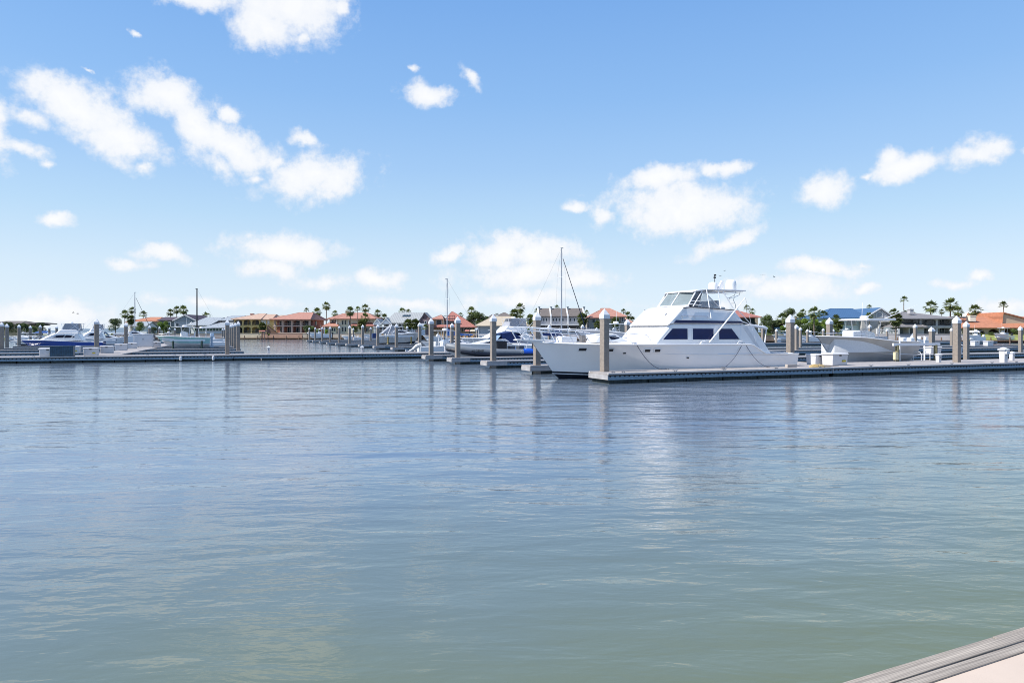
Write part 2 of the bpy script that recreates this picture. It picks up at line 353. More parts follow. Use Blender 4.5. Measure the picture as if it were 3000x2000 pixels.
# ---------------------------------------------------------------- promenade at the viewer's feet
e0 = Vector((1.40, 3.0, 0)); ed = Vector((math.cos(R(24.7)), math.sin(R(24.7)), 0)); WZ = 1.0
ang = R(24.7)
CONCW = mat('promenade_concrete', (.50, .405, .325), .85, .07, 2.5, bump=.15)
PLANK = mat('weathered_plank', (.42, .365, .30), .8, .22, 3.0, c2=(.21, .18, .15), stretch=(.6, 22, 22), bump=.5, kind='grain')
pw = MB(); pw.box(-45, 45, -30, -.182, -1.2, WZ - .006)
struct('walkway', pw, CONCW, loc=(e0.x, e0.y, 0), rz=ang)
cap = thing('timber_edge', 'weathered grey timber edge boards along the promenade in the bottom right corner', 'timber edging', (e0.x, e0.y, 0), ang)
for y0, y1, z1, nm in ((-.030, 0, WZ - .012, 'board'), (-.0445, -.037, WZ - .004, 'board'), (-.1165, -.049, WZ + .010, 'board'), (-.1795, -.1205, WZ + .004, 'board')):
    mb = MB()
    x = -44.0 + random.random()*2
    while x < 44:
        x2 = x + 4.8; mb.box(x, x2 - .006, y0, y1, WZ - .12, z1 + random.uniform(-.002, .002)); x = x2
    mb.build(nm, PLANK, cap, bevel=.003)
mb = MB(); mb.box(-44, 44, -.18, -.02, -1.0, WZ - .13); mb.build('bulkhead_face', FLOAT, cap)

# ---------------------------------------------------------------- floating docks
EDGET = mat('dock_edge_trim', (.46, .425, .405), .7, .12, 4)
def dock(name, label, p0, p1, width, teeth=.27, group=None, cat='dock', endL=True, endR=True, seg=5.6, seg_f=2.3):
    p0, p1 = Vector(p0), Vector(p1); d = (p1 - p0); L = d.length; a = math.atan2(d.y, d.x)
    t = thing(name, label, cat, (p0.x, p0.y, 0), a, group)
    mb = MB(); x = 0
    while x < L - .01:
        x2 = min(L, x + 3.0); mb.box(x + .006, x2 - .006, 0, width, DK - .07, DK + random.uniform(-.004, .004)); x = x2
    mb.build('deck', DECKM, t)
    mb = MB(); mb.box(.0, L, -.02, .10, DK - .06, DK + .018); mb.box(.0, L, width - .10, width + .02, DK - .06, DK + .018); mb.build('edge_trim', EDGET, t)
    mb = MB(); x = 0
    while x < L - .01:
        x2 = min(L, x + seg)
        mb.box(x + .015, x2 - .015, .045, .09, .185, DK - .115); mb.box(x + .015, x2 - .015, width - .09, width - .045, .185, DK - .115); x = x2
    mb.build('fascia', FASC, t)
    mb = MB(); mb.box(.01, L - .01, .028, .1, DK - .128, DK - .072); mb.box(.01, L - .01, width - .1, width - .028, DK - .128, DK - .072)
    if teeth:
        x = teeth / 2
        while x < L:
            for yy in ((.026, .044), (width - .044, width - .026)):
                mb.prism([(x - .055, DK - .128), (x + .055, DK - .128), (x + .03, DK - .178), (x - .03, DK - .178)], *yy)
            x += teeth
    mb.build('rub_strip', STRIP, t)
    mb = MB(); x = .12 if not endL or width > 1.5 else .62
    while x < L - .2:
        x2 = min(L - .1, x + seg_f); mb.box(x, x2 - .09, .13, width - .13, -.5, .185); x = x2
    mb.build('float', FLOAT, t)
    if endL: MB().box(-.03, .012, .0, width, .2, DK - .075).build('end_board', ENDB, t)
    if endR: MB().box(L - .012, L + .03, .0, width, .2, DK - .075).build('end_board', ENDB, t)
    return t
A0 = at(1782, 1094.2); A1 = at(2360, 1078.8); A2 = at(3000, 1062.2)
dA = (A2 - A0).normalized()
dock('floating_dock', 'long floating finger dock in front of the big white motor yacht', A0, A0 + dA*14.6, 1.95)
P1 = A0 + dA*14.63
dock('floating_dock', 'wide main floating dock carrying white dock boxes and pedestals at the right', P1, A0 + dA*48, 4.6, endL=False)
# long cross dock of the left side
B0 = at(0, 1046.8); B1 = at(1328, 1032.8); dB = (B1 - B0).normalized()
dock('floating_dock', 'very long floating dock running across the left half of the harbour', B0 - dB*22, B1, 3.2)
# finger docks of the middle row, one behind each pile
ROW = [(1573, 913.2, 1070.4), (1445, 920.4, 1057.3), (1340.7, 926.8, 1047.9), (1263, 931.4, 1040.6), (1229.4, 943.8, 1021.5), (1161.4, 947.9, 1017.3), (1107, 949.8, 1013),
       (1062.6, 950.6, 1009.6), (1024.3, 952.7, 1007.1), (993.7, 954, 1004.9), (967, 956.1, 1002.8), (943.9, 956.9, 999.8), (923.5, 958.1, 997.4), (906, 959.1, 996)]
wlk0 = Vector((20.2, 43.6, 0)); wd = Vector((-.365, .931, 0)).normalized()
ordn = ['first', 'second', 'third', 'fourth', 'fifth', 'sixth', 'seventh', 'eighth', 'ninth', 'tenth', 'eleventh', 'twelfth', 'thirteenth', 'fourteenth']
for i, (px, pt, pb) in enumerate(ROW):
    p = at(px, pb); wdt = 1.3
    st = p - U*.55 - NN*.25
    # length to the main walkway
    k = (wlk0 - st); den = U.x*wd.y - U.y*wd.x
    Lf = (k.x*wd.y - k.y*wd.x) / den
    if i == 3: Lf -= 0
    t = dock('finger_dock', '%s finger dock back from the yacht bow in the middle row' % ordn[i], st, st + U*(Lf - .1), wdt,
             teeth=.27 if i < 5 else (.4 if i < 8 else 0), group='finger docks of the middle row', endR=False)
    g = MB(); g.prism([(.02, .2), (1.5, .2), (1.5, DK-.075), (.9, DK-.075), (.02, DK-.08)], -.02, .022); g.build('corner_plate', ENDB, t)
dock('floating_dock', 'main walkway dock joining the finger docks behind the white yacht', wlk0, wlk0 + wd*150, 2.4, teeth=0)
# left basin: main walkway and fingers both ways
LP = [(698, 940.2, 1028), (689, 944.5, 1020.4), (682.5, 947.5, 1015.5), (676.8, 950, 1011.4)]
w20 = Vector((-35.0, 60.8, 0)); w2d = Vector((-.37, .929, 0)).normalized()
dock('floating_dock', 'walkway dock at the left lined with white dock boxes and a power cabinet', w20 + NN*.2, w20 + w2d*112, 2.4, teeth=0)
ends = [at(px + 16, pb + 1) for px, pt, pb in LP] + [at(664, 1002.5), at(656, 998.8)]
for i, p in enumerate(ends):
    k = (w20 - p); den = U.x*w2d.y - U.y*w2d.x; Lf = -(k.x*w2d.y - k.y*w2d.x) / den
    dock('finger_dock', '%s finger dock from the front right of the left walkway, ending by clustered piles' % ordn[i], p - U*(Lf - .1), p, 1.3, teeth=.4 if i < 2 else 0, group='finger docks right of the left walkway')
for i, py in enumerate((1035, 1026, 1020, 1014.6, 1009.5, 1005)):
    p = at(0, py); k = (w20 - p); den = U.x*w2d.y - U.y*w2d.x; Lf = (k.x*w2d.y - k.y*w2d.x) / den
    q = p + U*(Lf - 2.6)
    dock('finger_dock', '%s finger dock from the front at the far left, running toward the dock boxes' % ordn[i], q - U*17, q, 1.3, teeth=.4 if i < 3 else 0, group='finger docks left of the left walkway')
# right basin
for i, (xa, ya, xb) in enumerate(((2228, 1047.6, 3300), (2228, 1027.2, 3300), (2240, 1020, 3300), (2230, 1005.2, 3300), (2330, 1001, 3300))):
    p = at(xa, ya); dock('finger_dock', '%s cross dock behind the right hand main dock, counted from the front' % ordn[i], p, p + U*(34 + 10*i), 1.9 if i != 2 else 1.2, teeth=.3 if i < 2 else 0, group='cross docks of the right basin')

# ---------------------------------------------------------------- concrete piles with white caps
pr = thing('dock_pile', 'tallest near concrete pile with white pyramid cap, before the yacht', 'pile', group='concrete dock piles')
s = .182
MB().box(-s, s, -s, s, -5.5, 2.66).build('shaft', CONC, pr, bevel=.035)
c = MB(); c.box(-.2, .2, -.2, .2, 2.645, 2.84)
c.frust(0, 0, 2.84, 3.16, .205, .205, .008, .008); c.build('cap', CAP, pr, bevel=.012)
def pile(px, pt, Z=None, pb=None, label='', rz=AL, first=False, foot=None):
    if pb is not None: Z = at(px, pb).y
    z = zof(pt, Z); v = atZ(px, Z, z - 3.16)
    if first: pr.location = v; pr.rotation_euler.z = rz; o = pr
    else: o = dup(pr, v, rz, label)
    if foot: o['label'] = label
    return o
pile(1771, 904.3, Z=34.9, rz=R(29), first=True)
for i, (px, pt, pb) in enumerate(ROW):
    ext = ['standing beside the bow of the white yacht', 'in front of the grey inflatable boat', 'at the nose of the grey inflatable boat', 'where the long left dock ends'][i] if i < 4 else ['', '', '', '', 'in front of the moored centre console', 'left of the tilted covered outboard', 'in front of the grey boat on its lift', 'beside the small white pedestal', 'before the cream house', 'before the cream house, left of its twin', 'before the cream house, with salmon porch roof', 'between brick and cream houses', 'right of the brick wall', 'the smallest, nearest the red brick house'][i]
    pile(px, pt, pb=pb, label='%s pile of the middle row, %s' % (ordn[i], ext))
for i, (px, pt, pb) in enumerate(LP):
    pile(px, pt, pb=pb, label='%s pile from the right in the cluster before the yellow house' % ordn[i])
EX = [ (666, 935.5, None, 1037.9, 'brownish pile standing on the long left dock in front of the cluster of piles'),
 (658, 960, 150, None, 'small pile just left of the pile cluster before the grey roofed house'), (652, 961.5, 165, None, 'smallest pile left of the pile cluster before the grey roofed house'),
 (5, 943, 77, None, 'pile cut by the left edge of the photo, largest at the far left'), (20.5, 947.7, 101*.9, None, 'second pile from the left edge, left of the blue hulled yacht'),
 (56, 949.8, 101, None, 'pile behind the bow of the blue hulled yacht'), (89, 953, 118, None, 'pile behind the foredeck of the blue hulled yacht'), (118, 951.3, 115, None, 'pile before a round bush, left of the blue yacht cabin'),
 (144.6, 957, 149, None, 'flat looking distant pile between two piles left of the blue yacht cabin'), (166, 954, 124, None, 'pile just left of the blue yacht cabin front'), (187, 954.8, 135, None, 'pile seen over the cabin slope of the blue yacht'),
 (283, 933.4, None, 1035, 'large dark pile covering the stern of the blue hulled yacht'), (369, 944, None, 1022.7, 'dark pile between the dock boxes and the tall power cabinet'),
 (438.4, 952, 110, None, 'pile behind the tall power cabinet at the left'), (467, 955.7, 137, None, 'pile before the green shrubs beside the purple roofed house'), (496.5, 958.4, 165, None, 'pile behind the bow of the seafoam boat on its lift'), (512.5, 960.3, 150, None, 'thin pile right behind the console of the seafoam boat'),
 (1324.2, 945.9, 84, None, 'pile behind and left of the third middle row pile, before the red pyramid roof'), (1301, 962, 150, None, 'tiny pile under the red pyramid roofed house'), (1397.7, 959.5, 150, None, 'slim distant pile before the cream roofed house'),
 (1192.5, 954.7, 129, None, 'pile behind the grey boat on the lift, before leafy palms'), (1086, 958, 150, None, 'distant pile behind the blue engine cover'), (1035, 960.3, 169, None, 'distant pile before the cream house with salmon roofs'),
 (1608.9, 950.7, 105, None, 'pile seen over the yacht bow rail before the grey townhouses'), (1639.3, 960.5, 140, None, 'small pile left of the sailboat mast behind the bow rail'), (1668.8, 959.7, 140, None, 'small pile right of the sailboat mast behind the bow rail'),
 (1706.5, 950.1, 102, None, 'pile below the round palm beside the townhouses'), (1748, 958.7, 140, None, 'small pile left of the big near pile before the tan house'), (1798, 959, 140, None, 'small pile right of the big near pile before the tan house'), (1838, 934.3, 59.4, None, 'pile behind the front slope of the white yacht cabin'),
 (2206, 961, 120, None, 'tiny capped pile seen past the aft edge of the yacht cabin'), (2234.4, 951.6, 105, None, 'pile behind the aft boom of the white yacht'), (2274.8, 962.8, 131, None, 'thin pile left of the big pile at the yacht stern'),
 (2315.3, 920.6, 42, None, 'big brown pile standing behind the yacht stern'), (2332.8, 949.8, None, 1024.7, 'pile half hidden by the big pile behind the yacht stern'), (2345, 958, None, 1007.6, 'slim pile second to the right of the big stern pile'),
 (2365.5, 963.6, 131, None, 'slim pile left of the tall palm trunk'), (2412, 961.4, 135, None, 'slim pile left of the big pile at the blue roofed house'), (2430, 930, 54, None, 'big pile standing before the left end of the blue roofed house'), (2441.5, 963.6, 140, None, 'slim pile right of the big pile at the blue roofed house'),
 (2548, 950, 100, None, 'pile behind the hard top of the centre console on the lift'), (2598.8, 963, 156*.9, None, 'slim pile before the white balustrade'), (2681, 948.6, 90, None, 'pile at the stern of the lifted centre console'),
 (2728.4, 957, 74, None, 'pile left of the two largest right hand piles before the grey house'), (2733.5, 960, 92, None, 'pile half hidden behind its twin before the grey tiled house'), (2787.6, 960.5, 119, None, 'slim pile just left of the tallest right hand pile'),
 (2803, 924.3, 45.7, None, 'tallest pile at the right, standing on the main dock'), (2831, 940.6, 61, None, 'second tallest pile at the right, before the orange roof'), (2989.5, 955, 84.6, None, 'pile near the right edge of the photo before the arches'),
 (2598, 1100, 1, None, None)]
for px, pt, Z, pb, lb in EX:
    if lb: pile(px, pt, Z=Z, pb=pb, label=lb)

# ---------------------------------------------------------------- dock furniture
def dock_box(px, py, wpx, label, rz=AL, sticker=0, h=.72, m=BOX, z=DK, d=.75):
    p = at(px, py, z); Z = p.y; w = wpx*Z/F
    t = thing('dock_box', label, 'dock box', p, rz, 'white dock boxes')
    b = MB(); b.frust(0, d/2, 0, h*.86, w*.46, d*.44, w*.48, d*.48); b.build('body', m, t, bevel=.03)
    l = MB(); l.frust(0, d/2, h*.86, h, w*.52, d*.54, w*.48, d*.48); l.build('lid', m, t, bevel=.02)
    MB().box(-.08, .08, -.02 + d*.02, .02 + d*.02, h*.74, h*.84).build('latch', BLK, t)
    if sticker: MB().box(w*.12, w*.32, d*.02 - .03, d*.05, h*.28, h*.42).build('label_plate', YEL, t)
    return t
dock_box(139, 1044.8, 44, 'white dock box with yellow sticker, leftmost of the front dock boxes', sticker=1)
dock_box(180, 1043.6, 1, 'x') if False else None
bt = at(180, 1044.6); tb = thing('storage_bin', 'dark blue ribbed bin between two white dock boxes at the left', 'bin', bt, AL)
BINM = mat('blue_ribbed_plastic', (.025, .065, .105), .5, .3, 4, kind='plank')
MB().box(-.82, .82, 0, .8, 0, .84).build('body', BINM, tb, bevel=.02); MB().box(-.86, .86, -.03, .83, .845, .89).build('lid', mat('bin_lid', (.02, .05, .09), .5), tb, bevel=.015)
dock_box(212, 1035.5, 36, 'white dock box with yellow sticker just behind the dark blue bin', sticker=1)
dock_box(265, 1042.6, 38, 'white dock box with yellow sticker, left of the large dark pile', sticker=1)
dock_box(312, 1034.5, 34, 'shaded white dock box just right of the large dark pile')
dock_box(354, 1026.5, 32, 'shaded white dock box left of the second dark pile')
dock_box(386, 1020.8, 26, 'shaded white dock box between the second dark pile and the cabinet')
dock_box(437, 1012, 14, 'narrow white dock box right of the tall cabinet')
dock_box(457, 1016.5, 24, 'white dock box under the bow of the seafoam boat')
dock_box(2404, 1068.5, 38, 'white dock box nearest the yacht stern, hose and rope before it', d=.8, h=.68)
dock_box(2463, 1070.2, 62, 'largest white dock box with yellow sticker, before the lifted boat', sticker=1, d=.9, h=.76)
dock_box(2744, 1035.5, 46, 'white dock box behind the swim ladder dock', d=.8, h=.64)
dock_box(2864, 1013.5, 22, 'small white dock box under the orange roofed house, left of its twin')
dock_box(2903, 1013.5, 26, 'small white dock box with louvred face under the orange roofed house')
dock_box(2818, 1037, 10, 'narrow white dock box between the two tallest right hand piles', h=.9)
dock_box(2692, 1011.5, 9, 'tiny white dock box behind the stern of the lifted boat')
dock_box(1066+6, 996.5, 17, 'tiny white dock box right of the blue engine cover')
dock_box(1044, 996.5, 15, 'tiny white dock box left of the blue engine cover')
dock_box(2283, 1003, 14, 'tiny white dock box between two slim piles behind the yacht stern')
dock_box(2354, 1004, 12, 'tiny white dock box right of the slim piles by the palms')
cb = thing('power_cabinet', 'tall white electrical cabinet on the left walkway dock', 'cabinet', at(419, 1017.5), AL)
zc = at(419, 1017.5).y
MB().box(-1.14, 1.14, 0, .8, .06, 1.68).build('body', BOX, cb, bevel=.02); MB().box(-1.2, 1.2, -.05, .85, 1.685, 1.76).build('lid', BOX, cb, bevel=.02)
MB().box(-1.02, 1.02, -.025, 0, .16, 1.6).build('door', GEL2, cb, bevel=.01); MB().prism([(-.12, 1.0), (.12, 1.0), (0, 1.22)], -.04, -.026).build('warning_mark', mat('grey_mark', (.3, .32, .35)), cb)
def pedestal(px, py, label, h=.95, w=.13, big=False):
    t = thing('power_pedestal', label, 'power pedestal', at(px, py), AL, 'white dock pedestals')
    b = MB(); b.frust(0, 0, 0, h*.8, w*.85, w*.85, w, w); b.build('post', BOX, t, bevel=.015)
    c = MB(); c.box(-w*1.3, w*1.3, -w*1.3, w*1.3, h*.8, h*.85); c.frust(0, 0, h*.85, h, w*1.45, w*1.45, w*.2, w*.2); c.build('cap', CAP, t, bevel=.01)
    MB().box(-w*.35, w*.35, -w - .012, -w + .02, h*.45, h*.66).build('meter', mat('grey_mark', (.3, .32, .35)), t)
    if big:
        MB().box(-w*.9, w*.9, -w - .12, -w - .01, h*.56, h*.76).build('hood', BOX, t, bevel=.02)
        m = MB(); m.tube([(w, 0, h*.6), (w + .22, 0, h*.52), (w + .25, 0, h*.3), (w + .02, 0, h*.12)], .02); m.build('hose', BLK, t)
    return t
pedestal(2749.5, 1061.8, 'short white pedestal left of the tallest right hand pile', .62*1.0)
pedestal(2940, 1062.2, 'tall white power pedestal with hooded outlet near the right edge', 1.02, .19, True)
pedestal(2964.5, 1056.3, 'short white pedestal right of the hooded power pedestal', .66)
pedestal(786.6, 1036.2, 'white pedestal alone on the long dock before the yellow house', .72, .12)
pedestal(1061, 1033.6, 'white pedestal on the long dock before the boat on its lift', .68, .12)
pedestal(1306, 1031.0, 'white pedestal at the right end of the long dock', .6, .12)
def cleat(p, label, rz=AL):
    t = MB(); t.tube([(-.17, 0, .09), (-.08, 0, .075), (.08, 0, .075), (.17, 0, .09)], .016); t.box(-.07, -.035, -.03, .03, 0, .07); t.box(.035, .07, -.03, .03, 0, .07)
    o = t.build('dock_cleat', mat('cleat_metal', (.35, .35, .36), .4, metal=.7), loc=p, rz=rz); return tag(o, label, 'cleat', 'dock cleats')
for i, px in enumerate((1800, 1830, 1983, 2126, 2279, 2408, 2557, 2667, 2794, 2912, 2984)):
    k = (px - 1500) / F; tt = (k*A0.y - A0.x) / (dA.x - k*dA.y); p = A0 + dA*tt + NN*.12; p.z = DK
    cleat(p, 'metal mooring cleat, %s from the left along the near edge of the right hand dock' % ordn[i])
def onB(px, off=.15):
    k = (px - 1500) / F; tt = (k*B0.y - B0.x) / (dB.x - k*dB.y); p = B0 + dB*tt + NN*off; p.z = DK; return p
for i, px in enumerate((93, 430, 510, 600)):
    cleat(onB(px, .6), 'metal mooring cleat, %s from the left on the long left dock' % ordn[i])
for i, px in enumerate((530, 625)):
    p = onB(px, -.14); t = thing('fender', 'white fender hanging on the long left dock, %s one' % ('left' if i == 0 else 'right'), 'fender', (p.x, p.y, 0), AL, 'white fenders on the long dock')
    m = MB(); m.lathe([(.02, .06), (.09, .1), (.105, .16), (.105, .36), (.09, .42), (.03, .46)], 0, 0, 12); m.build('body', GEL2, t, smooth=True)
    m = MB(); m.tube([(0, 0, .45), (0, .05, .53), (0, .16, .53)], .012); m.build('line', ROPE, t)
# timber block, coil of yellow rope, swim ladder dock, mooring lines
def onA(px, off):
    k = (px - 1500) / F; q = A0 + NN*off; tt = (k*q.y - q.x) / (dA.x - k*dA.y); p = q + dA*tt; p.z = DK; return p
p = onA(2317, .95); tag(MB().box(-.34, .34, -.1, .1, 0, .19).build('timber_block', WOOD, loc=p, rz=AL, bevel=.01), 'grey timber block lying on the dock at the yacht stern', 'timber block')
p = onA(2393, .8); m = MB(); random.seed(5)
for k in range(7):
    r0 = .5 - k*.05; pts = [(r0*1.1*math.cos(a) + .1*math.sin(3*a + k), r0*.55*math.sin(a), .02 + .022*k + .015*math.sin(5*a + k)) for a in [j*math.pi/12 for j in range(25)]]
    m.tube(pts, .018, 5)
m.tube([(.5, 0, .02), (.8, -.1, .02), (1.1, .05, .02)], .018, 5)
tag(m.build('rope_coil', mat('tan_rope', (.52, .38, .17), .9, .2, 20), loc=p, rz=AL, smooth=True), 'heap of tan yellow rope on the dock before the dock boxes', 'rope')
p = onA(2393, 1.6); m = MB(); m.tube([(-.55, 0, .02), (-.2, -.2, .03), (.3, -.15, .02), (.7, -.3, .02), (1.5, -.2, .02)], .016, 5)
tag(m.build('water_hose', BLK, loc=p, rz=AL), 'dark hose lying on the dock behind the rope heap', 'hose')
ld = thing('swim_platform', 'timber swim platform with white handrails behind the main dock at the right', 'swim platform', onA(2706, 5.0), AL)
MB().box(-.75, .95, 0, 1.2, -.12, .0).build('deck', WOOD, ld); MB().box(-.72, .92, -.03, 1.15, -.4, -.13).build('float', FLOAT, ld)
for x in (-.1, .78):
    m = MB(); m.tube([(x, .1, 0), (x, .1, .45), (x, .2, .58), (x, .6, .58), (x, .72, .45), (x, .72, 0)], .022); m.build('handrail', ALU, ld, smooth=True)
# ---------------------------------------------------------------- boats (local x: bow 0 -> stern L, y sideways, z up from the water)
def lerp_tab(tab, x):
    if x <= tab[0][0]: return tab[0][1]
    for (a, va), (b, vb) in zip(tab, tab[1:]):
        if x <= b: return va + (vb - va) * (x - a) / (b - a)
    return tab[-1][1]
class Hull:
    def __init__(s, L, B, sheer, chine=((0, .35), (1, .12)), keel=-.5, rake=.22, full=.5, cfull=.62, cb=.9, flare=1.5, keelbow=.6):
        s.L, s.B, s.sheer, s.chine, s.keel, s.rake, s.full, s.cfull, s.cb, s.flare, s.keelbow = L, B, sheer, chine, keel, rake*L if rake < 1 else rake, full, cfull, cb, flare, keelbow
    def zs(s, t): return lerp_tab(s.sheer, t * s.L)
    def zc(s, t): return lerp_tab(s.chine, t)
    def bs(s, t): return max(.03, s.B/2 * (1 - (1 - min(1, t/s.full))**2.4) * (1 - .07*max(0, t-.5)*2))
    def bc(s, t): return max(.015, s.B/2 * s.cb * (1 - (1 - min(1, t/s.cfull))**1.6) * (1 - .05*max(0, t-.5)*2))
    def sh(s, t, z): return s.rake * (1 - t)**2.6 * (s.sheer[0][1] - z) / s.sheer[0][1] + .07*max(0, t - .9)/.1 * (s.zs(t) - z) * -1
    def pt(s, t, f):                                 # f 0 sheer .. 1 chine
        z = s.zs(t) + (s.zc(t) - s.zs(t)) * f; p = 1 + (s.flare - 1) * (1 - min(1, t/.6))
        b = s.bc(t) + (s.bs(t) - s.bc(t)) * (1 - f)**p
        return t*s.L + s.sh(t, z), b, z
    def y(s, x, z):
        t = x / s.L
        for _ in range(12): t = (x - s.sh(max(0, min(1, t)), z)) / s.L
        t = max(0, min(1, t)); f = max(0, min(1, (s.zs(t) - z) / (s.zs(t) - s.zc(t)))); return s.pt(t, f)[1]
    def ts(s, extra=()):
        a = [0, .012, .03, .06, .1, .15, .2, .26, .33, .4, .48, .56, .64, .72, .8, .87, .93, 1] + [e / s.L for e in extra]
        return sorted(a)
    def side(s, f0=0, f1=1, nf=6, extra=()):
        mb = MB(); ts = s.ts([x for x, z in s.sheer[1:-1]] + list(extra)); fs = [f0 + (f1 - f0)*j/nf for j in range(nf + 1)]
        for sg in (-1, 1):
            base = len(mb.v)
            for t in ts:
                for f in fs: x, b, z = s.pt(t, f); mb.v.append((x, sg*b, z))
            m = len(fs)
            for i in range(len(ts)-1):
                for j in range(m-1):
                    q = (base+i*m+j, base+i*m+j+1, base+(i+1)*m+j+1, base+(i+1)*m+j); mb.f.append(q if sg > 0 else q[::-1])
        # transom
        a = [(x, -b, z) for x, b, z in (s.pt(1, f) for f in fs)] + [(x, b, z) for x, b, z in (s.pt(1, f) for f in fs[::-1])]
        mb.add(a, [tuple(range(len(a)))]); return mb
    def bottom(s):
        mb = MB(); ts = s.ts(); n = len(ts)
        for t in ts:
            x, b, z = s.pt(t, 1); kb = s.keel * min(1, (t / .18))**.6 if t > 0 else s.zc(0) - .02
            kb = min(kb, z - .02); xk = t*s.L + s.sh(t, min(z, kb))
            mb.v += [(x, -b, z), (x + .0, -b*.97, z - .05), (xk, 0, kb), (x, b*.97, z - .05), (x, b, z)]
        for i in range(n-1):
            for j in range(4): mb.f.append((i*5+j, (i+1)*5+j, (i+1)*5+j+1, i*5+j+1))
        mb.f.append(tuple((n-1)*5+j for j in range(5))); return mb
    def deck(s, well=None, g=.2, floor=.5, camber=.06):
        mb = MB(); ts = s.ts([x for x, z in s.sheer[1:-1]])
        secs = []
        def sec(t, inw):
            b = s.bs(t); z = s.zs(t) - .012; x = t*s.L; gi = max(0, b - min(g, b*.5))
            if inw: return [(x, -b, z), (x, -gi, z + .01), (x, -gi, floor), (x, gi, floor), (x, gi, z + .01), (x, b, z)]
            c = camber * b / (s.B/2); return [(x, -b, z), (x, -b*.7, z + c*.6), (x, -b*.3, z + c), (x, b*.3, z + c), (x, b*.7, z + c*.6), (x, b, z)]
        for t in ts:
            if well and (well[0]/s.L < t < well[1]/s.L): secs.append(sec(t, True))
            else: secs.append(sec(t, False))
        if well:
            out = []
            for t, q in list(zip(ts, secs)): out.append((t, q))
            for w_ in well: out += [(w_/s.L - 1e-4, sec(w_/s.L, w_ == well[1])), (w_/s.L + 1e-4, sec(w_/s.L, w_ == well[0]))]
            out.sort(key=lambda a: a[0]); secs = [q for _, q in out]
        for i, q in enumerate(secs): mb.v += q
        for i in range(len(secs)-1):
            for j in range(5): mb.f.append((i*6+j, i*6+j+1, (i+1)*6+j+1, (i+1)*6+j))
        return mb
    def rail_pts(s, off=0, dz=0, t0=0, t1=1, sg=1, n=24):
        r = []
        for i in range(n+1):
            t = t0 + (t1 - t0)*i/n; r.append((t*s.L, sg*max(0, s.bs(t) + off), s.zs(t) + dz))
        return r
    def rub(s, r=.035, m=None):
        mb = MB()
        for sg in (-1, 1):
            ts = s.ts([x for x, z in s.sheer[1:-1]]); mb.tube([(t*s.L, sg*(s.bs(t) + .005), s.zs(t) - .01) for t in ts], r, 6)
        return mb
    def patch(s, pts, off, sg=-1, n=1):
        return [(x, sg*(s.y(x, z) + off), z) for x, z in pts]
def symc(prof):                                    # (x, z, halfwidth, crown): rounded in plan at both ends
    mb = MB(); cols = [(-1, 0), (-.82, .45), (-.45, .88), (0, 1), (.45, .88), (.82, .45), (1, 0)]; n = len(prof)
    for x, z, w, c in prof:
        for k, d in cols: mb.v.append((x - c*d, k*w, z))
    m = len(cols)
    for i in range(n):
        j = (i+1) % n
        for q in range(m-1): mb.f.append((i*m+q, i*m+q+1, j*m+q+1, j*m+q))
    mb.f.append(tuple(i*m for i in range(n))); mb.f.append(tuple(i*m+m-1 for i in range(n))[::-1])
    return mb
def both(fn):
    for sg in (-1, 1): fn(sg)
def panel(pts, y, sg, t=.012): 
    mb = MB(); mb.slab([(x, sg*y, z) for x, z in pts], (0, sg*t, 0)); return mb
def grow(pts, g):
    cx = sum(p[0] for p in pts)/len(pts); cz = sum(p[1] for p in pts)/len(pts)
    out = []
    for x, z in pts: out.append((x + (g*1.3 if x > cx else -g*1.3), z + (g if z > cz else -g)))
    return out

# ---- the big white motor yacht
C0 = Vector((3.93, 35.05, 0)) + NN*2.4 - U*2.15
hero = thing('motor_yacht', 'big white sportfishing yacht with dark blue cabin windows moored at the near dock', 'yacht', C0, AL)
H = Hull(16.35, 4.75, [(0, 2.02), (1.0, 1.95), (3, 1.88), (12.6, 1.84), (12.9, 1.80), (13.85, 1.29), (16.35, 1.25)], chine=((0, .42), (.3, .27), (1, .2)), keel=-.9, rake=1.55, full=.46, cfull=.55, cb=.93, flare=1.9)
H.side(nf=9).build('hull', HULLW, hero, smooth=True)
bt_ = H.bottom(); bt_.build('bottom', BOTTOM, hero, smooth=True)
mb = MB()
for sg in (-1, 1):
    q = []
    for t in H.ts():
        x, b, z = H.pt(t, 1); q.append(((x, sg*(b*.985 + .006), z - .10), (x, sg*(b*.975 + .008), z - .14)))
    for (a, b_), (c, d) in zip(q, q[1:]): mb.quad(a, b_, d, c)
mb.build('boot_stripe', GEL, hero)
H.deck(well=(13.0, 16.1), g=.3, floor=.75, camber=.10).build('deck', NONSKID, hero, smooth=True)
H.rub(.042).build('rub_rail', GEL, hero, smooth=True)
mb = MB()
for sg in (-1, 1):
    mb.tube([(x, sg*(H.y(x, 1.3) + .002), z) for x, z in [(1.3 + k*.75, 1.42 - .012*k) for k in range(20)]], .011, 5)
mb.build('hull_crease', GEL2, hero, smooth=True)
for sg in (-1, 1):
    mb = MB(); mb.tube([(x, sg*(H.y(x, 1.2) + .01), 1.28) for x in (10.4, 11.4, 12.4, 13.4, 13.9)], .03, 5); mb.build('spray_rail', GEL, hero, smooth=True)
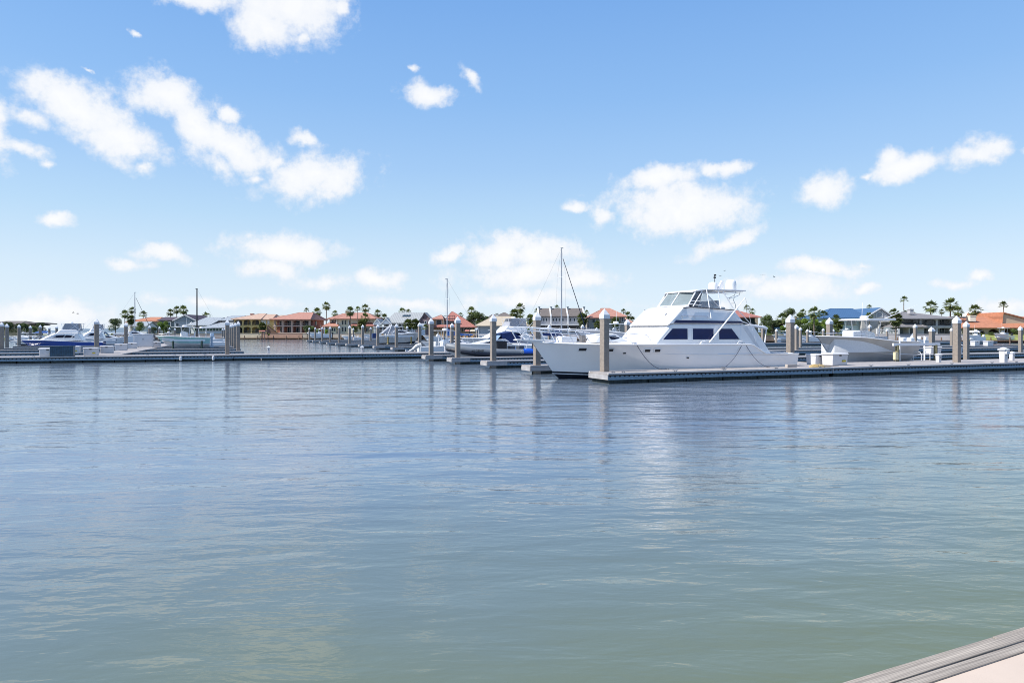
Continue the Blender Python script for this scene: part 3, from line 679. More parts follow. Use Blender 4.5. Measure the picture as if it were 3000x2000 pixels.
# hull windows
for x0, x1, z0, z1 in ((2.26, 2.62, 1.53, 1.67), (3.62, 3.97, 1.50, 1.63), (5.70, 6.0, 1.46, 1.60), (6.28, 6.59, 1.46, 1.60)):
    for sg in (-1, 1):
        pp = [(x0, z0), (x1, z0), (x1, z1), (x0, z1)]
        a = MB(); a.slab(H.patch(grow(pp, .05), .004, sg), (0, sg*.02, 0)); f = a.build('porthole', GEL, hero)
        a = MB(); a.slab(H.patch(pp, .02, sg), (0, sg*.02, 0)); a.build('pane', BLK, f)
mb = MB()
for x, z in ((4.55, 1.40), (8.3, 1.12)): mb.slab(H.patch([(x, z-.035), (x+.14, z-.035), (x+.14, z+.035), (x, z+.035)], .01), (0, -.02, 0))
mb.build('vent', BLK, hero)
# pulpit, bow rails, foredeck gear
mb = MB(); mb.sym([(-1.0, 2.10, .22), (-.9, 2.16, .25), (.6, 2.14, .42), (1.15, 2.10, .45), (1.15, 2.02, .45), (.2, 2.0, .3), (-.9, 2.07, .22)]); mb.build('pulpit', GEL, hero, bevel=.03)
def rail_line(t0, x_end, off):
    return None
for sg in (-1, 1):
    top = [(-1.25, 0, 2.80), (-1.15, sg*.28, 2.80), (0, sg*.55, 2.76), (1.6, sg*1.15, 2.68), (3.4, sg*1.72, 2.60), (4.6, sg*1.98, 2.48)]
    low = [(-.6, sg*.36, 2.62), (.6, sg*.72, 2.58), (2.0, sg*1.22, 2.47), (3.4, sg*1.66, 2.37), (4.7, sg*1.95, 2.22)]
    m = MB(); m.tube(top, .03); m.tube(low, .024); m.build('bow_rail', METAL if False else ALU, hero, smooth=True)
    for (x0, w0, z0), (x1, w1, z1) in (((-.8, .38, 2.79), (-.25, .25, 2.13)), ((.15, .60, 2.75), (.55, .5, 2.0)), ((.85, .88, 2.72), (1.25, .80, 1.98)), ((1.55, 1.14, 2.68), (1.95, 1.1, 1.95)), ((2.3, 1.38, 2.65), (2.85, 1.38, 1.92)), ((3.5, 1.72, 2.59), (3.95, 1.8, 1.9))):
        m = MB(); m.tube([(x0, sg*w0, z0), (x1, sg*w1, z1)], .022); m.build('stanchion', ALU, hero, smooth=True)
    m = MB(); m.tube([(5.0, sg*2.05, 1.88), (4.62, sg*2.0, 2.46), (5.86, sg*2.1, 2.38), (6.25, sg*2.12, 1.88)], .02); m.build('side_rail', METAL, hero, smooth=True)
mb = MB(); mb.box(1.6, 2.55, -.35, .35, 1.98, 2.30); mb.build('foredeck_box', GEL, hero, bevel=.03)
mb = MB(); mb.box(2.95, 3.2, -.15, .15, 1.95, 2.35); mb.tube([(3.0, -.1, 2.3), (3.3, -.15, 2.12), (3.9, -.2, 2.16), (4.3, -.1, 2.1)], .03); mb.box(3.1, 3.5, -.2, .1, 1.95, 2.1); mb.build('windlass', mat('windlass_metal', (.25, .23, .22), .4, metal=.6), hero)
tr = symc([(3.35, 1.96, .85, .2), (3.75, 2.42, .75, .25), (4.4, 2.46, .8, .2), (4.75, 2.40, .8, .1), (5.45, 2.0, .95, 0)]).build('trunk_cabin', GEL, hero, bevel=.05)
both(lambda sg: panel([(3.72, 2.12), (3.88, 2.36), (4.62, 2.36), (5.05, 2.12)], .86, sg).build('window', GLASS, tr))
# salon and flybridge
sal = symc([(6.42, 1.85, 1.95, .55), (7.40, 2.86, 1.95, .5), (7.60, 2.97, 1.95, .5), (12.35, 2.97, 1.95, 0), (12.35, 1.0, 1.95, 0), (6.6, 1.5, 1.95, .4)]).build('salon', GEL, hero, bevel=.09)
for sg in (-1, 1):
    MB().slab([(12.3, sg*1.94, 1.2), (12.3, sg*1.94, 2.96), (13.15, sg*1.94, 2.96), (14.52, sg*1.94, 1.26), (14.0, sg*1.94, 1.2)], (0, -sg*.09, 0)).build('side_wing', GEL, hero, bevel=.02)
    for pts in ([(6.99, 2.13), (7.6, 2.72), (8.58, 2.72), (8.59, 2.13)], [(8.95, 2.72), (10.35, 2.72), (10.35, 2.12), (8.95, 2.12)], [(10.74, 2.72), (11.62, 2.72), (12.18, 2.12), (10.75, 2.12)]):
        f = panel(grow(pts, .045), 1.952, sg, .012).build('window', GEL, hero); panel(pts, 1.958, sg, .016).build('pane', GLASSB, f)
    panel([(12.45, 2.8), (12.75, 2.84), (13.8, 1.45), (13.72, 1.35)], 1.942, sg, .012).build('grab_recess', GEL2, hero)
fly = symc([(7.28, 2.88, 1.97, .58), (8.30, 3.83, 1.93, .52), (8.62, 3.97, 1.80, .45), (11.9, 3.76, 1.85, 0), (12.48, 3.10, 1.97, 0), (12.48, 2.99, 1.97, 0), (7.5, 2.98, 1.97, .5)]).build('flybridge', GEL, hero, bevel=.08)
both(lambda sg: panel([(7.64, 3.02), (7.83, 3.19), (12.38, 3.15), (12.46, 3.04)], 1.972, sg, .012).build('blue_stripe', GLASSB, fly))
for sg in (-1, 1):
    m = MB(); m.tube([(8.3, sg*1.96, 3.26), (8.16, sg*2.0, 3.45), (9.85, sg*2.0, 3.46), (10.0, sg*1.98, 3.3)], .016); m.tube([(9.0, sg*1.98, 3.45), (9.1, sg*1.96, 3.27)], .014); m.build('side_rail', METAL, fly, smooth=True)
m = MB(); m.tube([(8.33, -1.95, 3.87), (8.95, -1.9, 3.93), (11.9, -1.9, 3.78)], .032); m.tube([(8.33, 1.95, 3.87), (8.95, 1.9, 3.93), (11.9, 1.9, 3.78)], .022); m.build('coaming_trim', mat('grey_trim', (.06, .06, .065), .5), fly, smooth=True)
m = MB(); m.slab([(7.6, -1.35, 3.42), (7.85, -1.35, 3.5), (7.66, -1.35, 3.3)], (-.12, 0, .1)); m.build('nav_light', GEL2, fly)
MB().box(12.3, 13.3, -1.95, 1.95, 2.885, 2.96).build('aft_overhang', GEL, hero, bevel=.02)
m = MB(); m.box(12.34, 12.38, -1.5, 1.5, 1.25, 2.7); m.build('cockpit_door', GLASS, hero)
# enclosure and hard top
base = [(8.95, -1.5), (8.42, -.6), (8.42, .6), (8.95, 1.5)]; top = [(9.55, -1.42), (9.12, -.55), (9.12, .55), (9.55, 1.42)]
ws = MB()
for (a, ya), (b, yb), (c, yc), (d, yd) in zip(base, base[1:], top[1:], top): ws.slab([(a, ya, 4.0), (b, yb, 4.0), (c, yc, 4.84), (d, yd, 4.84)], (.012, 0, 0))
we = ws.build('windshield', glassmat('windshield_glass', (.26, .31, .32), .05, .6), hero)
fr = MB()
for (a, ya), (d, yd) in zip(base, top): fr.tube([(a - .01, ya*1.01, 3.98), (d - .01, yd*1.01, 4.86)], .032)
fr.tube([(a - .02, y_, 4.02) for a, y_ in base], .03); fr.tube([(a - .02, y_, 4.83) for a, y_ in top], .03); fr.build('frame', GEL, we, smooth=True)
for sg in (-1, 1):
    q = panel([(8.97, 4.02), (9.52, 4.80), (10.0, 4.82), (9.62, 3.98)], 1.47, sg, .01).build('side_window', glassmat('smoked_vinyl', (.13, .15, .18), .08, .75), hero)
    m = MB(); m.tube([(8.95, sg*1.5, 4.0), (9.52, sg*1.46, 4.82)], .035); m.tube([(9.15, sg*1.5, 4.3), (9.78, sg*1.5, 4.28), (9.95, sg*1.5, 4.8)], .025); m.tube([(9.05, sg*1.52, 4.12), (9.85, sg*1.52, 4.06)], .02); m.build('frame', GEL, q, smooth=True)
    panel([(10.05, 4.80), (9.62, 3.96), (10.2, 3.93), (11.2, 3.84)], 1.5, sg, .008).build('clear_curtain', CLEAR, hero)
    m = MB(); m.tube([(10.08, sg*1.5, 4.82), (11.25, sg*1.55, 3.83)], .03); m.build('curtain_edge', GEL2, hero, smooth=True)
    for pts in ([(9.08, 1.78, 3.93), (9.95, 1.48, 4.88)], [(10.16, 2.0, 3.30), (10.16, 1.6, 4.95)], [(11.10, 1.7, 3.78), (11.04, 1.5, 4.92)], [(12.05, 1.75, 3.70), (11.38, 1.5, 4.88)]):
        m = MB(); m.tube([(x, sg*y_, z) for x, y_, z in pts], .028); m.build('top_post', ALU, hero, smooth=True)
m = MB(); m.tube([(12.62, -1.5, 4.88), (12.55, -1.5, 4.68), (12.2, -1.5, 4.55), (12.14, -1.5, 4.38), (12.3, -1.5, 4.1), (12.2, -1.5, 3.4)], .018); m.tube([(12.62, -1.1, 4.88), (12.55, -1.1, 4.68), (12.2, -1.1, 4.55), (12.14, -1.1, 4.38), (12.3, -1.1, 4.1)], .018)
for z in (4.5, 4.2, 3.9): m.tube([(12.2, -1.5, z), (12.2, -1.1, z)], .014)
m.tube([(11.7, -1.5, 4.5), (12.15, -1.5, 4.49)], .014); m.build('ladder', METAL, hero, smooth=True)
ht = symc([(9.32, 4.80, 1.45, .36), (9.55, 4.90, 1.55, .4), (10.3, 4.99, 1.55, .2), (13.05, 4.985, 1.5, 0), (13.05, 4.92, 1.5, 0), (10.3, 4.905, 1.5, .2), (9.5, 4.82, 1.5, .4)]).build('hard_top', GEL, hero, bevel=.02)
MB().box(10.1, 11.1, -1.2, 1.2, 4.80, 4.90).build('overhead_console', GEL2, hero, bevel=.03)
m = MB(); m.tube([(10.6, -1.45, 4.84), (11.6, -1.45, 4.74), (12.9, -1.4, 4.86)], .016); m.build('under_rail', METAL, hero)
def dome(x, y_, z, r, h, par, nm='radar_dome'):
    m = MB(); m.lathe([(r*.8, z), (r*.97, z+.03), (r, z+.1), (r, z+h*.55), (r*.94, z+h*.75), (r*.78, z+h*.9), (r*.45, z+h*.98), (.01, z+h)], x, y_, 20); return m.build(nm, GEL, par, smooth=True)
dome(11.55, -.4, 4.99, .27, .50, ht, 'satellite_dome'); dome(12.5, -.85, 5.0, .31, .64, ht, 'satellite_dome')
m = MB(); m.slab([(11.7, -.6, 4.98), (12.05, -.6, 5.58), (12.15, -.6, 5.58), (12.2, -.6, 4.98)], (0, .12, 0)); m.build('mast_fin', GEL, ht, bevel=.01)
m = MB(); m.tube([(12.0, 0, 5.0), (12.0, 0, 5.95)], .02); m.box(11.95, 12.06, -.05, .05, 5.75, 5.84); m.box(11.97, 12.08, -.04, .04, 5.9, 5.99); m.build('antenna', BLK, ht)
MB().box(9.25, 9.75, -.6, .6, 3.75, 4.22).build('helm_console', GEL, hero, bevel=.05)
for y_ in (-.75, .1):
    m = MB(); m.box(10.0, 10.45, y_ - .25, y_ + .25, 3.7, 4.0); m.box(10.36, 10.5, y_ - .25, y_ + .25, 3.9, 4.28); m.build('helm_seat', NAVY, hero, bevel=.05)
m = MB(); m.box(11.0, 11.75, -1.3, .9, 3.6, 3.98); m.box(11.15, 11.32, -1.3, .9, 3.85, 4.36); m.build('lounge_seat', mat('seat_vinyl', (.55, .54, .52), .5), hero, bevel=.07)
m = MB(); m.box(10.3, 11.0, .2, 1.3, 3.9, 4.85); m.build('white_curtain', GEL2, hero, bevel=.03)
# outriggers, aft boom and deck cleats
for sg in (-1, 1):
    og = MB(); og.tube([(9.94, sg*2.12, 1.95), (11.9, sg*2.2, 3.98)], .042, 8); og.tube([(11.9, sg*2.2, 3.98), (12.36, sg*2.25, 4.50)], .022); g_ = og.build('outrigger', ALU, hero, smooth=True)
    m = MB(); m.tube([(12.36, sg*2.25, 4.5), (12.9, sg*2.1, 3.0), (13.35, sg*2.0, 1.9)], .009); m.tube([(11.35, sg*2.2, 3.4), (12.9, sg*2.0, 2.96)], .025); m.tube([(11.8, sg*2.2, 3.85), (13.0, sg*2.0, 2.96)], .02); m.build('stay', ALU, g_, smooth=True)
    for x in (9.2, 11.75):
        m = MB(); m.slab([(x, sg*2.18, 1.87), (x + .14, sg*2.18, 2.02), (x + .42, sg*2.18, 2.06), (x + .46, sg*2.18, 2.02), (x + .26, sg*2.18, 1.97), (x + .2, sg*2.18, 1.87)], (0, sg*.08, 0)); m.build('fairlead', GEL, hero, bevel=.015)
m = MB(); m.tube([(13.2, -1.6, 2.93), (14.35, -1.6, 2.80), (14.5, -1.6, 2.72)], .085, 10); m.box(13.2, 14.4, -1.5, 1.5, 2.84, 2.90); m.tube([(14.47, -1.6, 2.72), (14.02, -1.9, 1.5)], .032); m.tube([(14.47, 1.6, 2.72), (14.02, 1.9, 1.5)], .032)
m.build('cockpit_awning', GEL, hero, smooth=True)
for x, w_, z in ((5.05, 2.18, 1.90), (12.25, 2.22, 1.88)):
    for sg in (-1, 1):
        m = MB(); m.tube([(x - .16, sg*w_, z + .05), (x + .16, sg*w_, z + .05)], .02); m.box(x - .05, x + .05, sg*w_ - .03, sg*w_ + .03, z - .03, z + .05); m.build('deck_cleat', METAL, hero)
def HP(x, lat, z): q = C0 + U*x - NN*lat; return Vector((q.x, q.y, z))
def line_obj(a, b, sag, name, label, cat='mooring line', group=None, r=.013, m=ROPE, n=14):
    a, b = Vector(a), Vector(b); pts = []
    for i in range(n+1):
        k = i/n; p = a.lerp(b, k); p.z -= sag*4*k*(1-k); p.z = max(p.z, min(a.z, b.z)); pts.append(p - a)
    mb = MB(); mb.tube(pts, r, 5); return tag(mb.build(name, m, loc=a, smooth=True), label, cat, group)
MLG = 'mooring lines of the white yacht'
line_obj(HP(5.1, 2.2, 1.95), HP(6.75, 2.62, .54), .42, 'mooring_line', 'dark forward mooring line curving down the yacht hull to the dock', group=MLG, r=.017)
line_obj(HP(12.2, 2.25, 1.93), HP(10.5, 2.62, .54), .22, 'mooring_line', 'dark aft mooring line leading forward from the yacht side to the dock', group=MLG)
line_obj(HP(12.3, 2.25, 1.93), HP(13.6, 2.62, .54), .26, 'mooring_line', 'dark aft mooring line leading back from the yacht side to the dock', group=MLG)
_b = at(1573, 1070.4)
line_obj(Vector((_b.x + .1, _b.y - .2, 2.0)), Vector((_b.x + .75, _b.y - .15, .35)), .05, 'mooring_line', 'dark bow line beside the pile at the yacht bow', group=MLG)
for x in (6.8, 10.5, 13.65): cleat(HP(x, 2.66, DK), 'mooring cleat on the dock where a yacht line ends, %s from the bow' % {6.8: 'first', 10.5: 'second', 13.65: 'third'}[x])

# ---- generic boats
def center_console(name, label, L, hm, engines=1, ttop=True, cat='boat', hb=1.35, hs=.85, group=None, em=GEL, cons=GEL, tower=False, topz=None, thick=.06, ch=1.72, tw=.85, chine=((0, .45), (.35, .12), (1, .05)), keel=-.38):
    t = thing(name, label, cat, (0, 0, 0), 0, group)
    B = L*.3; h = Hull(L, B, [(0, hb), (L*.35, hb*.93), (L*.7, hs*1.05), (L, hs)], chine=chine, keel=keel, rake=.17, full=.42, cfull=.74, cb=.80, flare=1.1)
    h.side().build('hull', hm, t, smooth=True); h.bottom().build('bottom', BOTTOM if hm is not None and False else GEL2, t, smooth=True)
    for sg in (-1, 1):
        cr_ = MB(); q = [h.pt(tt, 1) for tt in h.ts()]; cr_.tube([(x, sg*(b + .01), z) for x, b, z in q], .028, 5)
        cr_.build('spray_rail', GEL, t, smooth=True)
    h.deck(well=(L*.12, L*.93), g=.22, floor=.42, camber=.05).build('deck', NONSKID, t, smooth=True); h.rub(.04).build('rub_rail', GEL, t, smooth=True)
    c = symc([(L*.44, .42, .42, .12), (L*.47, ch - .17, .40, .14), (L*.50, ch, .38, .1), (L*.585, ch - .22, .42, 0), (L*.60, .42, .45, 0)]).build('console', cons, t, bevel=.05)
    w_ = MB(); w_.slab([(L*.475, -.36, 1.6), (L*.475, .36, 1.6), (L*.53, .33, 2.1), (L*.53, -.33, 2.1)], (.02, 0, 0)); w_.build('windscreen', CLEAR, t)
    m = MB(); m.box(L*.64, L*.72, -.5, .5, .42, 1.05); m.box(L*.70, L*.72, -.5, .5, 1.05, 1.5); m.build('helm_seat', GEL2, t, bevel=.05)
    if ttop:
        tz = topz or 2.45
        m = symc([(L*.38, tz, tw, .25), (L*.42, tz + thick, tw, .25), (L*.72, tz + thick, tw, 0), (L*.72, tz, tw, 0)]); m.build('t_top', GEL, t, bevel=.02)
        for x0, x1, sg in ((.46, .50, -1), (.46, .50, 1), (.62, .60, -1), (.62, .60, 1)):
            m = MB(); m.tube([(L*x1, sg*.46, .45), (L*x0, sg*.62, tz)], .03); m.build('top_leg', ALU, t, smooth=True)
        dome(L*.52, 0, tz + thick, .28, .22, t)
        m = MB(); m.tube([(L*.55, .4, tz), (L*.56, .4, tz + 1.3)], .012); m.build('antenna', GEL, t)
    for k in range(engines):
        y0 = (k - (engines-1)/2)*.62
        e = MB(); e.frust(L + .22, y0, .95, 1.42, .26, .2, .22, .16); eo = e.build('outboard_engine', em, t, bevel=.06)
        e = MB(); e.frust(L + .18, y0, -.25, .96, .1, .06, .15, .1); e.box(L + .05, L + .5, y0 - .12, y0 + .12, -.05, .0); e.frust(L + .2, y0, -.45, -.2, .2, .05, .24, .06); e.build('lower_unit', em, eo, bevel=.02)
    for sg in (-1, 1):
        m = MB(); m.tube(h.rail_pts(-.12, .22, .06, .42, sg, 10), .014); m.build('bow_rail', METAL, t, smooth=True)
    return t
def cruiser(name, label, L, hm, top='express', cat='motor boat', group=None, hb=1.75, hs=1.15, win=GLASS, zr=1.0, canvas=None):
    t = thing(name, label, cat, (0, 0, 0), 0, group); B = L*.31
    h = Hull(L, B, [(0, hb), (L*.3, hb*.95), (L*.7, hs*1.1), (L, hs)], chine=((0, .4), (.35, .15), (1, .08)), keel=-.6, rake=.15, full=.45, cfull=.6, cb=.9, flare=1.7)
    h.side().build('hull', hm, t, smooth=True); h.bottom().build('bottom', BOTTOM, t, smooth=True)
    h.deck(well=(L*.72, L*.97), g=.25, floor=.6, camber=.1).build('deck', NONSKID, t, smooth=True); h.rub(.045).build('rub_rail', GEL, t, smooth=True)
    w_ = B*.40
    if top == 'express':
        symc([(L*.20, hb*.93, w_*.6, .3), (L*.48, hb + .42, w_, .35), (L*.62, hb + .45, w_, .1), (L*.72, hs + .2, w_, 0), (L*.25, hs + .1, w_*.8, .2)]).build('cabin', GEL, t, bevel=.06)
        m = MB(); m.slab([(L*.45, -w_, hb + .38), (L*.42, 0, hb + .38), (L*.45, w_, hb + .38), (L*.57, w_*.9, hb + 1.05), (L*.54, 0, hb + 1.05), (L*.57, -w_*.9, hb + 1.05)], (.03, 0, 0)); m.build('windshield', win, t)
        m = MB()
        for sg in (-1, 1): m.tube([(L*.8, sg*w_*1.1, hs), (L*.70, sg*w_, hb + 1.25), (L*.68, 0, hb + 1.4)], .06)
        m.build('radar_arch', GEL, t, smooth=True)
        if canvas: symc([(L*.56, hb + 1.02, w_*.9, .1), (L*.7, hb + 1.22, w_*.92, 0), (L*.92, hs + .4, w_, 0), (L*.6, hs + .3, w_, 0)]).build('canopy', canvas, t, bevel=.04)
        both(lambda sg: panel([(L*.33, hb + .02), (L*.45, hb + .25), (L*.58, hb + .25), (L*.62, hb + .02)], w_*1.0 + .01, sg, .02).build('cabin_window', win, t))
    else:                                            # flybridge
        cb_ = symc([(L*.26, hb*.94, w_*.85, .45), (L*.36, hb + .55, w_*.95, .5), (L*.44, hb + .98, w_, .4), (L*.70, hb + 1.0, w_, 0), (L*.76, hs + .25, w_, 0), (L*.3, hs + .2, w_, .2)]).build('cabin', GEL, t, bevel=.09)
        both(lambda sg: panel([(L*.40, hb + .30), (L*.45, hb + .62), (L*.53, hb + .70), (L*.55, hb + .70), (L*.525, hb + .30)], w_ + .004, sg, .012).build('window', win, cb_))
        both(lambda sg: panel([(L*.535, hb + .30), (L*.562, hb + .70), (L*.62, hb + .62), (L*.665, hb + .45), (L*.645, hb + .30)], w_ + .004, sg, .012).build('window', win, cb_))
        symc([(L*.45, hb + 1.0, w_*.92, .3), (L*.49, hb + 1.55, w_*.85, .25), (L*.68, hb + 1.5, w_*.85, 0), (L*.72, hb + 1.02, w_*.92, 0)]).build('flybridge', GEL, t, bevel=.06)
        m = symc([(L*.50, hb + 2.5*zr, w_*.8, .2), (L*.53, hb + 2.56*zr, w_*.8, .2), (L*.74, hb + 2.56*zr, w_*.8, 0), (L*.74, hb + 2.5*zr, w_*.8, 0)]).build('hard_top', GEL, t, bevel=.02)
        for x0, x1, x2 in ((.52, .50, 0), (.60, .70, 0), (.72, .62, 0), (.73, .73, 0)):
            for sg in (-1, 1):
                q = MB(); q.tube([(L*x0, sg*w_*.8, hb + 1.5), (L*x1, sg*w_*.78, hb + 2.5*zr)], .03); q.build('top_post', ALU, t, smooth=True)
        symc([(L*.50, hb + 1.5, w_*.8, .25), (L*.545, hb + 2.48*zr, w_*.75, .2), (L*.56, hb + 2.48*zr, w_*.75, .2), (L*.52, hb + 1.5, w_*.8, .25)]).build('enclosure', glassmat('pale_vinyl', (.42, .43, .47), .15, .7), t)
        both(lambda sg: panel([(L*.50, hb + 1.5), (L*.545, hb + 2.5*zr), (L*.70, hb + 2.5*zr), (L*.72, hb + 1.35)], w_*.78, sg, .01).build('side_curtain', MATS['pale_vinyl'], t))
        dome(L*.6, 0, hb + 2.56*zr, .28, .25, t)
        for sg in (-1, 1):
            q = MB(); q.tube([(L*.62, sg*w_*1.1, hs + .6), (L*.85, sg*w_*1.3, hb + 3.3*zr)], .035, 6, .012); q.build('outrigger', ALU, t, smooth=True)
    for sg in (-1, 1):
        m = MB(); m.tube(h.rail_pts(-.15, .55, .0, .45, sg, 10), .016)
        for tt in (.04, .12, .2, .28, .36): m.tube([(tt*L, sg*max(.02, h.bs(tt) - .15), h.zs(tt) + .55), (tt*L + .12, sg*max(.02, h.bs(tt) - .15), h.zs(tt))], .012)
        m.build('bow_rail', METAL, t, smooth=True)
    return t
GMAST = mat('grey_mast', (.33, .35, .38), .4, .05, 3)
def mark(parent, pts, m, name='registration_mark'):
    MB().slab(pts, (0, -.01, 0)).build(name, m, parent)
def sailboat(name, label, L, mast_h, hm=GEL, mm=GMAST, cover=BLUEC, jib=None, mast_r=.085, boom=True):
    t = thing(name, label, 'sailboat', group='moored sailboats'); h = Hull(L, L*.3, [(0, 1.25), (L*.5, 1.0), (L, 1.05)], chine=((0, .3), (.4, .0), (1, .2)), keel=-.7, rake=.16, full=.55, cfull=.6, cb=.85, flare=1.2)
    h.side().build('hull', hm, t, smooth=True); h.bottom().build('bottom', BOTTOM, t, smooth=True); h.deck(well=(L*.68, L*.93), g=.3, floor=.55).build('deck', NONSKID, t, smooth=True)
    c = symc([(L*.28, 1.05, .5, .3), (L*.36, 1.45, .6, .3), (L*.64, 1.5, .75, 0), (L*.68, .95, .8, 0)]).build('cabin', GEL, t, bevel=.05)
    both(lambda sg: panel([(L*.4, 1.15), (L*.42, 1.32), (L*.58, 1.34), (L*.6, 1.15)], .74, sg, .02).build('window', GLASS, c))
    m = MB(); m.tube([(L*.40, 0, 1.3), (L*.40, 0, mast_h)], mast_r, 8, mast_r*.75); m.box(L*.40 - .25, L*.40 + .12, -.03, .03, mast_h - .03, mast_h + .06); ms = m.build('mast', mm, t, smooth=True)
    m = MB(); m.tube([(L*.40, -L*.12, mast_h*.72), (L*.40, L*.12, mast_h*.72)], .03); m.build('spreader', ALU, ms)
    m = MB()
    for sg in (-1, 1): m.tube([(L*.40, sg*.03, mast_h - .1), (L*.40, sg*L*.12, mast_h*.72), (L*.42, sg*L*.14, 1.05)], .007, 4)
    m.tube([(L*.40, 0, mast_h), (L*.99, 0, 1.1)], .007, 4); m.build('rigging', ROPE, t)
    if boom:
        m = MB(); m.tube([(L*.41, 0, 2.15), (L*.80, 0, 2.1)], .06); bo = m.build('boom', ALU, t, smooth=True)
        symc([(L*.40, 2.2, .12, 0), (L*.405, 3.0, .10, 0), (L*.55, 2.42, .14, 0), (L*.80, 2.25, .12, 0), (L*.80, 2.05, .12, 0), (L*.41, 2.0, .13, 0)]).build('sail_cover', cover, bo, bevel=.04)
    if jib: m = MB(); m.tube([(.1, 0, 1.4), (L*.38, 0, mast_h*.90)], .06, 6, .035); m.build('furled_jib', jib, t, smooth=True)
    return t
def put(t, v, left=True, lift=0.0, rz=0):
    t.location = (v.x, v.y, lift); t.rotation_euler.z = AL + rz + (0 if left else math.pi); return t
def Lfor(pa, pb, Z): ka, kb = (pa-1500)/F, (pb-1500)/F; return (kb - ka)*Z/(U.x - kb*U.y)
def stern_first(pa, pb, Z):                           # bow at the right: position of the bow
    L = Lfor(pa, pb, Z); v = atZ(pa, Z) + U*L; return v, L

BLUEH = mat('royal_blue_hull', (.008, .055, .30), .12, .06, 1, coat=.6)
L_ = Lfor(58, 306, 104)
t = cruiser('sport_yacht', 'sportfishing yacht with royal blue hull and white cabin at the left', L_, BLUEH, 'fly', cat='yacht', hb=1.35, hs=.95, zr=.98); put(t, atZ(58, 104))
L_ = Lfor(200, 338, 116); t = cruiser('sport_yacht', 'white yacht with arched side window behind the blue hulled yacht', L_*1.0, GEL2, 'fly', cat='yacht', hb=1.6, hs=1.1, zr=.9); put(t, atZ(205, 118))
v, L_ = stern_first(318, 372, 128); t = cruiser('express_cruiser', 'small white cabin cruiser left of the second dark pile, bow to the right', max(6.5, L_), GEL, hb=1.5, canvas=GEL2); put(t, v, False)
v, L_ = stern_first(352, 440, 138); t = cruiser('express_cruiser', 'sleek white cruiser whose bow points right behind the tall cabinet', L_, GEL, hb=2.2, hs=1.5); put(t, v, False)
t = sailboat('sailboat', 'sailboat with slim grey mast and slanting furled jib at the left', 9.5, 10.6, jib=ROPE, cover=GEL2); put(t, atZ(395, 140) + U*9.5*.40, False)
t = sailboat('sailboat', 'sailboat with the bare black mast rising behind the seafoam boat', 8, 10.1, mm=BLK, cover=NAVY, boom=False, mast_r=.13); put(t, atZ(577, 120) - U*3.2)
SEAF = mat('seafoam_hull', (.30, .52, .50), .25, .05, 1, coat=.4)
ENGB = mat('pale_blue_engine', (.42, .50, .60), .25, .05, 1, coat=.4)
L_ = Lfor(456, 616, 88)
t = center_console('bay_boat', 'seafoam green centre console boat with white top, up on a lift at the left', L_, SEAF, 1, em=ENGB, hb=1.1, hs=.85, topz=2.2); put(t, atZ(456, 88), lift=.95)
def lift_frame(label, p, L, W_, z, group='boat lifts on timber piles', pm=WPILE, xa=.3, xb=.8, top=1.3):
    t = thing('boat_lift', label, 'boat lift', p, AL, group)
    for x in (L*xa, L*xb):
        for y_ in (-W_/2, W_/2):
            m = MB(); m.lathe([(.13, -3), (.13, z + top), (.11, z + top + .02)], x, y_, 10); m.build('timber_pile', pm, t, smooth=True)
        m = MB(); m.box(x - .09, x + .09, -W_/2, W_/2, z - .15, z + .02); m.build('cradle_beam', ALU, t)
    for y_ in (-W_/2, W_/2):
        m = MB(); m.box(L*xa - .4, L*xb + .4, y_ - .06, y_ + .06, z + top - .02, z + top + .16); m.build('top_beam', ALU, t)
    return t
GP = mat('dark_green_timber', (.035, .06, .05), .8, .3, 5)
lift_frame('low boat lift with dark green posts holding the seafoam boat', atZ(456, 88), L_, 2.8, .62, pm=GP, xa=.33, xb=.85, top=.75)
t = center_console('center_console', 'white fishing boat with radar top before the purple roofed house', 7.5, GEL, 1, topz=3.1, tower=True, em=BLK); put(t, atZ(512, 110), False if False else True)
v, L_ = stern_first(588, 662, 128); t = center_console('runabout', 'small white open boat behind the engine of the seafoam boat', L_, GEL, 2, ttop=False); put(t, v, False)
v, L_ = stern_first(470, 520, 150); t = center_console('runabout', 'small open boat behind the bow of the seafoam boat', L_, SEAF, 1, topz=2.3); put(t, v, False)
GREYH = mat('warm_grey_hull', (.47, .455, .44), .3, .05, 1, coat=.3)
v, L_ = stern_first(1108, 1232, 118)
t = cruiser('fishing_cruiser', 'grey fishing cruiser with sloped cabin, raised on a lift in the middle distance', L_*1.02, GREYH, 'express', hb=1.9, hs=1.3, canvas=MATS['pale_vinyl']); put(t, v, False, lift=.55)
eng = MB(); eng.frust(0, 0, 0, .85, .32, .25, .38, .3)
e = eng.build('engine_cover', mat('navy_cover', (.01, .035, .13), .6), t, bevel=.08); e.location = (L_*1.02 + .55, 0, .9)
lift_frame('boat lift with yellowish timber posts holding the grey fishing cruiser', atZ(1108, 118), L_, 3.4, .5, xa=.18, xb=.72, top=1.2, pm=mat('ochre_timber', (.22, .17, .06), .85, .3, 5))
v, L_ = stern_first(1226, 1385, 72)
t = center_console('center_console', 'white centre console moored with its bow right, between two middle row piles', L_, GEL, 0, hb=1.25, hs=.95, topz=2.65); put(t, v, False)
oc = thing('covered_outboard', 'tilted outboard engine under a white striped cover hanging over the dock', 'outboard engine', (atZ(1228, 71.6)).to_tuple(), AL)
oc.location.z = .9
STR = mat('striped_cover', (.72, .72, .70), .8, .5, 3, c2=(.25, .25, .25), stretch=(6, 1, 1))
m = MB(); m.tube([(.2, 0, .25), (-.25, 0, .15), (-.7, 0, -.25), (-1.1, 0, -.42)], .27, 10, .12); m.build('cover', STR, oc, smooth=True)
